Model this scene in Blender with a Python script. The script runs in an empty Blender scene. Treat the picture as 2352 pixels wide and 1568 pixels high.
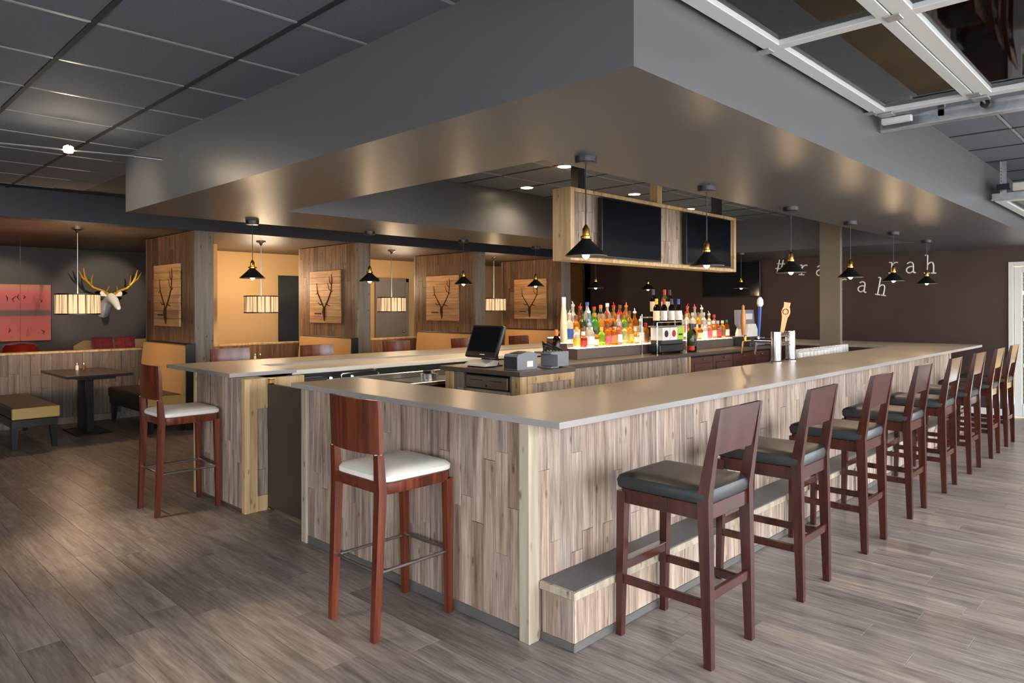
import bpy, math, random
from mathutils import Matrix, Vector
R = math.radians
rnd = random.Random(7)
sc = bpy.context.scene
COL = sc.collection

# ------------------------------------------------------------------ camera
CAM_H, YAW, ROLL, FPX = 1.5872, 0.7716, 0.0022, 1611.84
cam = bpy.data.cameras.new('camera'); cam_o = bpy.data.objects.new('camera', cam); COL.objects.link(cam_o)
cam.sensor_width = 36.0; cam.lens = FPX / 2352 * 36.0; cam.shift_y = -(784 - 704.76) / 2352
cam.clip_start = 0.05; cam.clip_end = 200
fwd = Vector((math.cos(YAW), math.sin(YAW), 0)); rgt = Vector((math.sin(YAW), -math.cos(YAW), 0)); up = Vector((0, 0, 1))
ax = rgt * math.cos(ROLL) - up * math.sin(ROLL); ay = rgt * math.sin(ROLL) + up * math.cos(ROLL)
m = Matrix((ax, ay, -fwd)).transposed().to_4x4(); m.translation = (0, 0, CAM_H)
cam_o.matrix_world = m
sc.camera = cam_o

# ------------------------------------------------------------------ world / exposure
w = bpy.data.worlds.new('world'); sc.world = w; w.use_nodes = True
w.node_tree.nodes['Background'].inputs[0].default_value = (0.90, 0.94, 1.0, 1)
w.node_tree.nodes['Background'].inputs[1].default_value = 11.0
sc.view_settings.view_transform = 'Standard'; sc.view_settings.look = 'None'
sc.view_settings.exposure = 0.1; sc.view_settings.gamma = 1.0; sc.view_settings.use_curve_mapping = False
cy = sc.cycles
cy.use_denoising = True; cy.sample_clamp_indirect = 3.0; cy.sample_clamp_direct = 30.0
cy.caustics_reflective = False; cy.caustics_refractive = False; cy.max_bounces = 5; cy.diffuse_bounces = 3; cy.glossy_bounces = 3; cy.transmission_bounces = 5; cy.use_adaptive_sampling = True; cy.adaptive_threshold = 0.1; cy.adaptive_min_samples = 16; cy.transparent_max_bounces = 12; cy.blur_glossy = 1.0
WARM = (1.0, 0.70, 0.42); WARM2 = (1.0, 0.80, 0.56)

# ------------------------------------------------------------------ materials
def lin(h):
    h = h.lstrip('#'); c = [int(h[i:i + 2], 16) / 255 for i in (0, 2, 4)]
    return tuple(x / 12.92 if x <= .04045 else ((x + .055) / 1.055) ** 2.4 for x in c) + (1,)
M = {}
def mat(name, col='#808080', rough=.5, metal=0., spec=.5, trans=0., emit=None, estr=0., noise=0., nscale=30., bump=0., coat=0., ior=1.45, stretch=(1, 1, 1), alpha=1.):
    mt = bpy.data.materials.new(name); mt.use_nodes = True; nt = mt.node_tree; b = nt.nodes['Principled BSDF']
    b.inputs['Base Color'].default_value = lin(col) if isinstance(col, str) else tuple(col) + (1,)
    b.inputs['Roughness'].default_value = rough; b.inputs['Metallic'].default_value = metal
    b.inputs['Specular IOR Level'].default_value = spec; b.inputs['Transmission Weight'].default_value = trans
    b.inputs['Coat Weight'].default_value = coat; b.inputs['IOR'].default_value = ior; b.inputs['Alpha'].default_value = alpha
    if emit is not None:
        b.inputs['Emission Color'].default_value = (lin(emit) if isinstance(emit, str) else tuple(emit) + (1,)); b.inputs['Emission Strength'].default_value = estr
    if noise or bump:
        tc = nt.nodes.new('ShaderNodeTexCoord'); mp = nt.nodes.new('ShaderNodeMapping'); mp.inputs['Scale'].default_value = stretch
        nz = nt.nodes.new('ShaderNodeTexNoise'); nz.inputs['Scale'].default_value = nscale; nz.inputs['Detail'].default_value = 4
        nt.links.new(tc.outputs['Object'], mp.inputs[0]); nt.links.new(mp.outputs[0], nz.inputs['Vector'])
        if noise:
            c = lin(col); rp = nt.nodes.new('ShaderNodeValToRGB')
            rp.color_ramp.elements[0].position = .3; rp.color_ramp.elements[1].position = .7
            rp.color_ramp.elements[0].color = tuple(v * (1 - noise) for v in c[:3]) + (1,)
            rp.color_ramp.elements[1].color = tuple(min(1, v * (1 + noise)) for v in c[:3]) + (1,)
            nt.links.new(nz.outputs[0], rp.inputs[0]); nt.links.new(rp.outputs[0], b.inputs['Base Color'])
        if bump:
            bp = nt.nodes.new('ShaderNodeBump'); bp.inputs['Strength'].default_value = bump; bp.inputs['Distance'].default_value = .004
            nt.links.new(nz.outputs[0], bp.inputs['Height']); nt.links.new(bp.outputs[0], b.inputs['Normal'])
    if name in ('bulb', 'downlight_glow'): mt.cycles.emission_sampling = 'NONE'      # their light comes from the lamp objects inside
    M[name] = mt; return mt

def wood(name, dark, mid, light, tones=((.75, .75, .75), (1.2, 1.2, 1.2)), rough=.55, grain=(26, 26, 1.3), fine=.35, knots=True, spec=.35, bump=.25, offs=1.0):
    """grain runs along local z; every piece gets its own shift and tone"""
    mt = bpy.data.materials.new(name); mt.use_nodes = True; nt = mt.node_tree; N = nt.nodes.new; L = nt.links.new
    b = nt.nodes['Principled BSDF']; b.inputs['Roughness'].default_value = rough; b.inputs['Specular IOR Level'].default_value = spec
    tc = N('ShaderNodeTexCoord'); oi = N('ShaderNodeObjectInfo'); ge = N('ShaderNodeNewGeometry')
    ad = N('ShaderNodeMath'); ad.operation = 'ADD'; L(oi.outputs['Random'], ad.inputs[0]); L(ge.outputs['Random Per Island'], ad.inputs[1])
    fr = N('ShaderNodeMath'); fr.operation = 'FRACT'; L(ad.outputs[0], fr.inputs[0])
    ml = N('ShaderNodeMath'); ml.operation = 'MULTIPLY'; ml.inputs[1].default_value = 37. * offs; L(fr.outputs[0], ml.inputs[0])
    va = N('ShaderNodeVectorMath'); va.operation = 'ADD'; L(tc.outputs['Object'], va.inputs[0])
    cb = N('ShaderNodeCombineXYZ'); L(ml.outputs[0], cb.inputs[0]); L(ml.outputs[0], cb.inputs[1]); L(ml.outputs[0], cb.inputs[2]); L(cb.outputs[0], va.inputs[1])
    mp = N('ShaderNodeMapping'); mp.inputs['Scale'].default_value = grain; L(va.outputs[0], mp.inputs[0])
    n1 = N('ShaderNodeTexNoise'); n1.inputs['Scale'].default_value = 1.0; n1.inputs['Detail'].default_value = 5; n1.inputs['Distortion'].default_value = .6; L(mp.outputs[0], n1.inputs['Vector'])
    mp2 = N('ShaderNodeMapping'); mp2.inputs['Scale'].default_value = tuple(g * 5 for g in grain); L(va.outputs[0], mp2.inputs[0])
    n2 = N('ShaderNodeTexNoise'); n2.inputs['Scale'].default_value = 1.0; n2.inputs['Detail'].default_value = 3; L(mp2.outputs[0], n2.inputs['Vector'])
    mx = N('ShaderNodeMix'); mx.data_type = 'FLOAT'; mx.inputs[0].default_value = fine; L(n1.outputs[0], mx.inputs[2]); L(n2.outputs[0], mx.inputs[3])
    rp = N('ShaderNodeValToRGB'); e = rp.color_ramp.elements
    e[0].position = .32; e[0].color = lin(dark); e[1].position = .68; e[1].color = lin(light); k = e.new(.5); k.color = lin(mid)
    L(mx.outputs[0], rp.inputs[0])
    tr = N('ShaderNodeValToRGB'); te = tr.color_ramp.elements
    te[0].position = 0; te[0].color = tones[0] + (1,); te[1].position = 1; te[1].color = tones[-1] + (1,)
    for i, t in enumerate(tones[1:-1]): q = te.new((i + 1) / (len(tones) - 1)); q.color = t + (1,)
    L(fr.outputs[0], tr.inputs[0])
    mu = N('ShaderNodeMix'); mu.data_type = 'RGBA'; mu.blend_type = 'MULTIPLY'; mu.inputs[0].default_value = 1.0; L(rp.outputs[0], mu.inputs[6]); L(tr.outputs[0], mu.inputs[7])
    out = mu.outputs[2]
    if knots:
        mp3 = N('ShaderNodeMapping'); mp3.inputs['Scale'].default_value = (14, 14, 5.5); L(va.outputs[0], mp3.inputs[0])
        vo = N('ShaderNodeTexVoronoi'); vo.inputs['Scale'].default_value = 1.0; L(mp3.outputs[0], vo.inputs['Vector'])
        kr = N('ShaderNodeValToRGB'); kr.color_ramp.elements[0].position = .06; kr.color_ramp.elements[0].color = (.28, .22, .18, 1); kr.color_ramp.elements[1].position = .17; kr.color_ramp.elements[1].color = (1, 1, 1, 1)
        L(vo.outputs['Distance'], kr.inputs[0])
        mk = N('ShaderNodeMix'); mk.data_type = 'RGBA'; mk.blend_type = 'MULTIPLY'; mk.inputs[0].default_value = .8; L(out, mk.inputs[6]); L(kr.outputs[0], mk.inputs[7]); out = mk.outputs[2]
    L(out, b.inputs['Base Color'])
    pass
    M[name] = mt; return mt

wood('barn_plank', '#64544a', '#9f8e80', '#c4b6a8', tones=((.72, .65, .6), (1.0, .95, .92), (.84, .84, .87), (1.14, 1.08, 1.04), (.9, .84, .78)))
wood('grey_plank', '#4f463e', '#746a61', '#8d847b', tones=((.75, .7, .66), (1.0, .96, .92), (.88, .9, .93), (1.15, 1.1, 1.05)))
wood('booth_plank', '#4c3d31', '#75604e', '#95806a', tones=((.62, .55, .48), (1.1, 1.0, .9), (.78, .76, .74), (1.3, 1.15, 1.0), (.9, .8, .7)))
wood('light_wood', '#a5865c', '#c5a678', '#d8bd92', tones=((.95, .95, .95), (1.05, 1.03, 1.0)), grain=(18, 18, 1.0), fine=.2)
wood('pale_post', '#887c6b', '#a39784', '#b8ad9a', tones=((.97, .97, .97), (1.03, 1.03, 1.0)), grain=(18, 18, .9), fine=.2)
wood('grey_post', '#72675c', '#877b6e', '#968a7c', tones=((.95, .95, .95), (1.05, 1.05, 1.05)), grain=(16, 16, .8), fine=.2)
wood('art_plank', '#b98d5c', '#d5a976', '#e6c497', tones=((.86, .82, .76), (1.08, 1.06, 1.02)), grain=(20, 20, 1.6), fine=.2, knots=False)
wood('floor_plank', '#5c5450', '#867c76', '#a69c95', tones=((.74, .70, .67), (1.0, .97, .95), (.88, .88, .9), (1.14, 1.1, 1.06), (.95, .9, .86)), rough=.36, grain=(15, 15, 1.2), fine=.5, knots=False, spec=.5, bump=.3)
wood('mahogany', '#421a0f', '#5f2a18', '#763a24', tones=((.9, .9, .9), (1.06, 1.06, 1.06)), rough=.24, grain=(20, 20, 1.2), fine=.2, knots=False, spec=.6, bump=.05)
wood('red_brown', '#2b120c', '#3d1a12', '#4b241a', tones=((.95, .95, .95), (1.05, 1.05, 1.05)), rough=.22, grain=(20, 20, 1.2), fine=.2, knots=False, spec=.6, bump=.05)
mat('ledge', '#d6cebf', rough=.4)
mat('counter', '#b3a899', rough=.33, noise=.05, nscale=60)
mat('soffit_paint', '#57575a', rough=.38)
mat('ceiling_tile', '#5c626d', rough=.85, noise=.12, nscale=90, bump=.3)
mat('tee_unlit_tone', '#25262a', rough=.8); mat('tee_lit_tone', '#8a8d94', rough=.35)  # same tees in two tones: daylight sheen painted into those along x
mat('ceiling_slab', '#3a3b3e', rough=.8)
mat('booth_ceiling', '#5a4c41', rough=.5)
mat('navy_beam', '#2d303b', rough=.45)
mat('maroon_wall', '#3d2d2a', rough=.5, noise=.05, nscale=3)
mat('charcoal_wall', '#3c3735', rough=.6)
mat('tan_wall', '#d8b078', rough=.7)
mat('plain_wall', '#8d8880', rough=.7)
mat('column_paint', '#6e6456', rough=.5)
mat('black_metal', '#121213', rough=.35, spec=.6); mat('black_plastic', '#17181a', rough=.35)
mat('black_matte', '#0b0b0c', rough=.6)
mat('dark_bronze', '#46464a', rough=.35, metal=.7)
mat('chrome', '#d5d5d5', rough=.12, metal=1.0); mat('steel', '#b9b8b4', rough=.28, metal=1.0)
mat('galvanised', '#b8bcc0', rough=.35, metal=.9, noise=.15, nscale=25)
mat('aluminium_white', '#d4d8da', rough=.4, metal=.15)
mat('drawer_metal', '#8a7a68', rough=.35, metal=.5)
mat('brass', '#b98c45', rough=.25, metal=1.0); mat('gold', '#c99a33', rough=.35, metal=.3)
mat('white_vinyl', '#e2ddd2', rough=.5); mat('dark_vinyl', '#2a2c2e', rough=.4, spec=.4)
mat('tan_vinyl', '#c9a06a', rough=.45); mat('olive_vinyl', '#b3985a', rough=.4); mat('brown_vinyl', '#33251c', rough=.4)
mat('dark_table', '#2a2019', rough=.3)
mat('screen', '#10151b', rough=.12, spec=.6)
mat('gate_brown', '#3f342c', rough=.4)
mat('backbar_top', '#55493f', rough=.35); mat('riser_brown', '#5f5049', rough=.5)
mat('counter_edge', '#96918d', rough=.4)
mat('espresso', '#5a352d', rough=.35); mat('espresso_dark', '#26130f', rough=.45)
mat('grey_plastic', '#7f7f86', rough=.45); mat('dark_grey_plastic', '#34363a', rough=.45); mat('white_plastic', '#d9d5cc', rough=.45)
mat('tap_amber', '#b5763a', rough=.35)
mat('paper', '#efe9dc', rough=.8)
mat('plaster_white', '#ece8e2', rough=.6)
mat('glass_clear', '#ffffff', rough=.02, trans=1.0, ior=1.45)
def pane_material():
    mt = bpy.data.materials.new('pane_glass'); mt.use_nodes = True; nt = mt.node_tree; nt.nodes.remove(nt.nodes['Principled BSDF'])
    tr = nt.nodes.new('ShaderNodeBsdfTransparent'); tr.inputs[0].default_value = (.82, .86, .87, 1); gl = nt.nodes.new('ShaderNodeBsdfGlossy'); gl.inputs['Roughness'].default_value = .03
    fr = nt.nodes.new('ShaderNodeFresnel'); fr.inputs[0].default_value = 1.5; mx = nt.nodes.new('ShaderNodeMixShader')
    nt.links.new(fr.outputs[0], mx.inputs[0]); nt.links.new(tr.outputs[0], mx.inputs[1]); nt.links.new(gl.outputs[0], mx.inputs[2]); nt.links.new(mx.outputs[0], nt.nodes['Material Output'].inputs[0]); M['pane_glass'] = mt
pane_material()
def tumbler_material():
    mt = bpy.data.materials.new('tumbler_glass'); mt.use_nodes = True; nt = mt.node_tree; b = nt.nodes['Principled BSDF']
    b.inputs['Base Color'].default_value = (.9, .92, .92, 1); b.inputs['Roughness'].default_value = .08; tr = nt.nodes.new('ShaderNodeBsdfTransparent'); mx = nt.nodes.new('ShaderNodeMixShader'); mx.inputs[0].default_value = .45
    nt.links.new(tr.outputs[0], mx.inputs[1]); nt.links.new(b.outputs[0], mx.inputs[2]); nt.links.new(mx.outputs[0], nt.nodes['Material Output'].inputs[0]); M['tumbler_glass'] = mt
tumbler_material()
mat('glow_shelf', '#fff4dc', rough=.4, emit=(1.0, .84, .58), estr=7.0)
mat('bulb', '#fff0d0', emit=(1.0, .80, .50), estr=40.); mat('downlight_glow', '#fff0d0', emit=(1.0, .80, .50), estr=35.)
mat('white_paint', '#d9d8d2', rough=.5); mat('grey_door', '#857d75', rough=.5); mat('navy_door', '#11151d', rough=.4)
mat('red_enamel', '#9e1f16', rough=.2, coat=.5); mat('red_fabric', '#a23a3a', rough=.8, noise=.35, nscale=18)
mat('letter_white', '#f4f2ee', rough=.5)
mat('stone_step', '#5d5d5e', rough=.4, noise=.12, nscale=8, stretch=(1, 4, 1)); mat('rubber_base', '#5d5a56', rough=.5)
mat('brick', '#6d5844', rough=.8, noise=.2, nscale=8); mat('mortar', '#b8b2a2', rough=.9); mat('ground_out', '#c4bfb6', rough=.9)
mat('floor_core', '#37312d', rough=.8)
mat('ink', '#4a2c18', rough=.8)

def shade_material():
    mt = bpy.data.materials.new('cord_shade'); mt.use_nodes = True; nt = mt.node_tree; N = nt.nodes.new; L = nt.links.new
    b = nt.nodes['Principled BSDF']; b.inputs['Roughness'].default_value = .8
    tc = N('ShaderNodeTexCoord'); mp = N('ShaderNodeMapping'); mp.inputs['Scale'].default_value = (48, 48, .9); L(tc.outputs['Object'], mp.inputs[0])
    nz = N('ShaderNodeTexNoise'); nz.inputs['Scale'].default_value = 1.0; nz.inputs['Detail'].default_value = 3; L(mp.outputs[0], nz.inputs['Vector'])
    rp = N('ShaderNodeValToRGB'); e = rp.color_ramp.elements; e[0].position = .38; e[0].color = lin('#6a4426'); e[1].position = .54; e[1].color = lin('#f6d09c')
    L(nz.outputs[0], rp.inputs[0]); L(rp.outputs[0], b.inputs['Base Color']); L(rp.outputs[0], b.inputs['Emission Color']); b.inputs['Emission Strength'].default_value = .8
    mt.cycles.emission_sampling = 'NONE'; M['cord_shade'] = mt
shade_material()

def painting_material():
    mt = bpy.data.materials.new('painting'); mt.use_nodes = True; nt = mt.node_tree; N = nt.nodes.new; L = nt.links.new
    b = nt.nodes['Principled BSDF']; b.inputs['Roughness'].default_value = .6
    tc = N('ShaderNodeTexCoord'); sp = N('ShaderNodeSeparateXYZ'); L(tc.outputs['Object'], sp.inputs[0])
    rp = N('ShaderNodeValToRGB'); e = rp.color_ramp.elements
    mr = N('ShaderNodeMapRange'); mr.inputs[1].default_value = -.48; mr.inputs[2].default_value = .48; L(sp.outputs[2], mr.inputs[0])
    e[0].position = 0; e[0].color = lin('#b8604c'); e[1].position = 1; e[1].color = lin('#a86a58')
    for p, c in ((.2, '#b04f4c'), (.43, '#a04a4a'), (.455, '#5a4440'), (.53, '#54443f'), (.56, '#9a4848'), (.8, '#b04c52'), (.93, '#ad6a58')):
        q = e.new(p); q.color = lin(c)
    L(mr.outputs[0], rp.inputs[0])
    mp = N('ShaderNodeMapping'); mp.inputs['Scale'].default_value = (9, 9, 2.2); L(tc.outputs['Object'], mp.inputs[0])
    nz = N('ShaderNodeTexNoise'); nz.inputs['Scale'].default_value = 1.0; nz.inputs['Detail'].default_value = 4; L(mp.outputs[0], nz.inputs['Vector'])
    r2 = N('ShaderNodeValToRGB'); r2.color_ramp.elements[0].position = .30; r2.color_ramp.elements[0].color = (.35, .3, .3, 1); r2.color_ramp.elements[1].position = .42; r2.color_ramp.elements[1].color = (1, 1, 1, 1); L(nz.outputs[0], r2.inputs[0])
    mu = N('ShaderNodeMix'); mu.data_type = 'RGBA'; mu.blend_type = 'MULTIPLY'; mu.inputs[0].default_value = .7; L(rp.outputs[0], mu.inputs[6]); L(r2.outputs[0], mu.inputs[7]); L(mu.outputs[2], b.inputs['Base Color'])
    M['painting'] = mt
painting_material()

# ------------------------------------------------------------------ mesh helpers
class MB:
    def __init__(s, org=(0, 0, 0)): s.v = []; s.f = []; s.o = org
    def add(s, vs, fs):
        n = len(s.v); o = s.o
        s.v += [(p[0] - o[0], p[1] - o[1], p[2] - o[2]) for p in vs]; s.f += [tuple(i + n for i in f) for f in fs]; return s
    def box(s, x0, x1, y0, y1, z0, z1, c=0.):
        if c <= 0:
            return s.add([(x0, y0, z0), (x1, y0, z0), (x1, y1, z0), (x0, y1, z0), (x0, y0, z1), (x1, y0, z1), (x1, y1, z1), (x0, y1, z1)],
                         [(0, 3, 2, 1), (4, 5, 6, 7), (0, 1, 5, 4), (1, 2, 6, 5), (2, 3, 7, 6), (3, 0, 4, 7)])
        c = min(c, (x1 - x0) * .45, (y1 - y0) * .45, (z1 - z0) * .45)
        V = []; idx = {}
        for i, X in enumerate((x0, x1)):
            for j, Y in enumerate((y0, y1)):
                for k, Zz in enumerate((z0, z1)):
                    sx, sy, sz = (1, -1)[i], (1, -1)[j], (1, -1)[k]
                    for a, p in enumerate(((X, Y + sy * c, Zz + sz * c), (X + sx * c, Y, Zz + sz * c), (X + sx * c, Y + sy * c, Zz))):
                        idx[i, j, k, a] = len(V); V.append(p)
        F = []
        cx, cyy, cz = (x0 + x1) / 2, (y0 + y1) / 2, (z0 + z1) / 2
        def face(l):
            a, b2, d = (Vector(V[q]) for q in l[:3]); n = (b2 - a).cross(d - a); ctr = sum((Vector(V[q]) for q in l), Vector()) / len(l)
            F.append(tuple(l) if n.dot(ctr - Vector((cx, cyy, cz))) > 0 else tuple(reversed(l)))
        for i in (0, 1): face([idx[i, 0, 0, 0], idx[i, 1, 0, 0], idx[i, 1, 1, 0], idx[i, 0, 1, 0]])
        for j in (0, 1): face([idx[0, j, 0, 1], idx[1, j, 0, 1], idx[1, j, 1, 1], idx[0, j, 1, 1]])
        for k in (0, 1): face([idx[0, 0, k, 2], idx[1, 0, k, 2], idx[1, 1, k, 2], idx[0, 1, k, 2]])
        for i in (0, 1):
            for j in (0, 1): face([idx[i, j, 0, 0], idx[i, j, 1, 0], idx[i, j, 1, 1], idx[i, j, 0, 1]])
            for k in (0, 1): face([idx[i, 0, k, 0], idx[i, 1, k, 0], idx[i, 1, k, 2], idx[i, 0, k, 2]])
        for j in (0, 1):
            for k in (0, 1): face([idx[0, j, k, 1], idx[1, j, k, 1], idx[1, j, k, 2], idx[0, j, k, 2]])
        for i in (0, 1):
            for j in (0, 1):
                for k in (0, 1): face([idx[i, j, k, 0], idx[i, j, k, 1], idx[i, j, k, 2]])
        return s.add(V, F)
    def loft(s, rings, caps=True):
        n = len(rings[0]); V = [p for r in rings for p in r]; F = []
        for a in range(len(rings) - 1):
            for i in range(n): j = (i + 1) % n; F.append((a * n + i, a * n + j, (a + 1) * n + j, (a + 1) * n + i))
        if caps: F.append(tuple(range(n - 1, -1, -1))); F.append(tuple((len(rings) - 1) * n + i for i in range(n)))
        return s.add(V, F)
    def post(s, pts, sizes):
        """rectangular bar through points (x,y,z), sizes (wx,wy) per point, horizontal sections"""
        return s.loft([[(p[0] - a / 2, p[1] - b / 2, p[2]), (p[0] + a / 2, p[1] - b / 2, p[2]), (p[0] + a / 2, p[1] + b / 2, p[2]), (p[0] - a / 2, p[1] + b / 2, p[2])] for p, (a, b) in zip(pts, sizes)])
    def tube(s, pts, r, n=8, closed=False):
        P = [Vector(p) for p in pts]; rr = r if isinstance(r, (list, tuple)) else [r] * len(P); rings = []
        pu = None
        for i, p in enumerate(P):
            t = (P[min(i + 1, len(P) - 1)] - P[max(i - 1, 0)]).normalized()
            a = pu if pu is not None else (Vector((0, 0, 1)) if abs(t.z) < .9 else Vector((1, 0, 0)))
            u = (a - t * a.dot(t)).normalized(); v = t.cross(u); pu = u
            rings.append([tuple(p + (u * math.cos(2 * math.pi * k / n) + v * math.sin(2 * math.pi * k / n)) * rr[i]) for k in range(n)])
        return s.loft(rings)
    def lathe(s, prof, c=(0, 0, 0), n=16, caps=True):
        return s.loft([[(c[0] + r * math.cos(2 * math.pi * k / n), c[1] + r * math.sin(2 * math.pi * k / n), c[2] + z) for k in range(n)] for r, z in prof], caps)
    def prism(s, poly, axis, a0, a1):
        """poly: 2D outline; axis 'x','y','z' = extrusion axis between a0 and a1"""
        f = {'x': lambda p, a: (a, p[0], p[1]), 'y': lambda p, a: (p[0], a, p[1]), 'z': lambda p, a: (p[0], p[1], a)}[axis]
        return s.loft([[f(p, a0) for p in poly], [f(p, a1) for p in poly]])
    def rot(s, mtx, start=0):
        for i in range(start, len(s.v)): s.v[i] = tuple(mtx @ Vector(s.v[i]))
        return s
    def mesh(s, name, material, smooth=True):
        me = bpy.data.meshes.new(name); me.from_pydata(s.v, [], s.f); me.update()
        if material: me.materials.append(M[material])
        if smooth:
            me.polygons.foreach_set('use_smooth', [True] * len(me.polygons)); me.set_sharp_from_angle(angle=R(32))
        return me
def fixn(me):
    import bmesh
    b = bmesh.new(); b.from_mesh(me); bmesh.ops.recalc_face_normals(b, faces=b.faces); b.to_mesh(me); b.free()

def link(name, me, parent=None, loc=(0, 0, 0), rot=(0, 0, 0)):
    o = bpy.data.objects.new(name, me); COL.objects.link(o); o.location = loc; o.rotation_euler = rot
    if parent: o.parent = parent
    return o
def part(mb, name, material, parent, label=None, smooth=True, loc=(0, 0, 0), rot=(0, 0, 0)):
    me = mb.mesh(name, material, smooth); fixn(me)
    if smooth: me.set_sharp_from_angle(angle=R(32))
    o = link(name, me, parent, loc, rot)
    if label: o['label'] = label
    return o
def tag(o, label, cat, group=None, kind=None):
    o['label'] = label; o['category'] = cat
    if group: o['group'] = group
    if kind: o['kind'] = kind
    return o
def thing(name, label, cat, loc=(0, 0, 0), rz=0., group=None):
    o = bpy.data.objects.new(name, None); COL.objects.link(o); o.location = loc; o.rotation_euler = (0, 0, rz); o.empty_display_size = .1
    return tag(o, label, cat, group)
def struct(mb, name, material, label=None, parent=None):
    o = part(mb, name, material, parent)
    o['kind'] = 'structure'
    if label: o['label'] = label
    return o
def root_struct(name, label, loc=(0, 0, 0)):
    o = bpy.data.objects.new(name, None); COL.objects.link(o); o.location = loc; o['kind'] = 'structure'; o['label'] = label; return o
def dup(o, loc, rz=0., label=None, parent=None):
    c = o.copy(); COL.objects.link(c)
    if parent is None:
        c.location = loc; c.rotation_euler = (0, 0, rz)
        if label: c['label'] = label
    else: c.parent = parent
    for ch in list(o.children): dup(ch, None, parent=c)
    return c
PC = {}
def plank_mesh(wd, th, ln, material, c=.002):
    k = (round(wd, 3), round(th, 3), round(ln, 3), material)
    if k not in PC:
        me = MB().box(-wd / 2, wd / 2, -th / 2, th / 2, -ln / 2, ln / 2, c).mesh('plank', material, False); PC[k] = me
    return PC[k]
def plank_panel(parent, org, p0, p1, z0, z1, pw, th, material, seed, lens=(.5, .8, 1.1), name='plank', face=1, skip=None):
    """vertical boards on the line p0->p1 (world xy); boards stand proud towards the left normal * face"""
    g = random.Random(seed); dx, dy = p1[0] - p0[0], p1[1] - p0[1]; ln = math.hypot(dx, dy); ux, uy = dx / ln, dy / ln
    nx, ny = -uy * face, ux * face; n = max(1, round(ln / pw)); wd = ln / n; a = math.atan2(uy, ux)
    for i in range(n):
        s = (i + .5) * wd; z = z0; first = True
        while z < z1 - .01:
            l = g.choice(lens) * (g.choice((.4, .7, 1.)) if first else 1.); first = False
            if z1 - (z + l) < .15: l = z1 - z
            l = round(l, 2) if z + l < z1 - .005 else z1 - z
            if not (skip and skip(s, z, z + l)):
                t = th + g.choice((0, .0012, .0024))
                o = link(name, plank_mesh(wd - .0014, t, l - .0014, material, .0012), parent,
                         (p0[0] + ux * s + nx * t / 2 - org[0], p0[1] + uy * s + ny * t / 2 - org[1], z + l / 2 - org[2]), (0, 0, a))
            z += l
ORD = ['first', 'second', 'third', 'fourth', 'fifth', 'sixth', 'seventh', 'eighth', 'ninth', 'tenth', 'eleventh', 'twelfth', 'thirteenth', 'fourteenth', 'fifteenth', 'sixteenth', 'seventeenth', 'eighteenth', 'nineteenth', 'twentieth']
def lamp(kind, loc, energy, color=WARM, size=.03, parent=None, spot=None, aim=None, blend=.5):
    l = bpy.data.lights.new(kind.lower() + '_light', kind); l.energy = energy; l.color = color
    if kind in ('POINT', 'SPOT'): l.shadow_soft_size = size
    if kind == 'SPOT': l.spot_size = spot; l.spot_blend = blend
    o = bpy.data.objects.new(kind.lower() + '_light', l); COL.objects.link(o); o.location = loc
    if aim is not None: o.rotation_euler = (Vector(aim) - Vector(loc)).to_track_quat('-Z', 'Y').to_euler()
    if parent: o.parent = parent
    return o

# ------------------------------------------------------------------ key dimensions
HS, HC, HB, CT = 2.42, 2.92, 2.60, 1.067           # soffit, ceiling, booth beam, counter top
XW = 12.1                                           # far wall
YB = 9.39                                           # booth front line

# ================================================================== STRUCTURE
# ---- floor: boards run along y
floor = struct(MB().box(-4, 13.5, -2.05, 14.2, -.12, -.012), 'floor', 'floor_core', 'grey-brown wood plank floor')
PWD, PLN = .18, 1.22
def pixz(x, y, z):
    d = x * fwd.x + y * fwd.y
    if d < .3: return None
    r = x * rgt.x + y * rgt.y
    return (1176 + FPX * r / d, 704.76 - FPX * (z - CAM_H) / d, d)
fl = []
g = random.Random(3)
for i in range(-22, 75):
    x = i * PWD + PWD / 2; y = -2.05 + g.random() * PLN - PLN
    while y < 14.2:
        y0, y1 = max(y, -2.05), min(y + PLN, 14.2)
        if y1 - y0 > .1:
            q = pixz(x, (y0 + y1) / 2, 0); vis = 0
            if q and -250 < q[0] < 2600 and q[1] < 1750:
                vis = 1 / q[2] ** 3
                if 2.5 < x < 10.3 and 2.3 < (y0 + y1) / 2 < 6.3: vis = 0       # under the bar
                if x > 3.2 and (y0 + y1) / 2 > 6.3: vis *= .001
            fl.append((vis, x, y0, y1))
        y += PLN
fl.sort(key=lambda t: -t[0])
rest = MB()
for k, (v, x, y0, y1) in enumerate(fl):
    if k < 295 and v > 0:
        o = link('plank', plank_mesh(PWD - .0016, .012, round(y1 - y0, 2) - .0016, 'floor_plank', .0006), floor, (x, (y0 + y1) / 2, -.006), (R(90), 0, 0))
    else:
        # same local frame as the single boards: grain along local z
        a, b = x - PWD / 2 + .0008, x + PWD / 2 - .0008
        rest.box(a, b, -.012, 0, -(y1 - .0008), -(y0 + .0008))
# local (x, y, z) -> world (x, -z, y)
ro = part(rest, 'plank_field', 'floor_plank', floor, smooth=False, rot=(R(90), 0, 0)); ro['kind'] = 'stuff'

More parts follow.
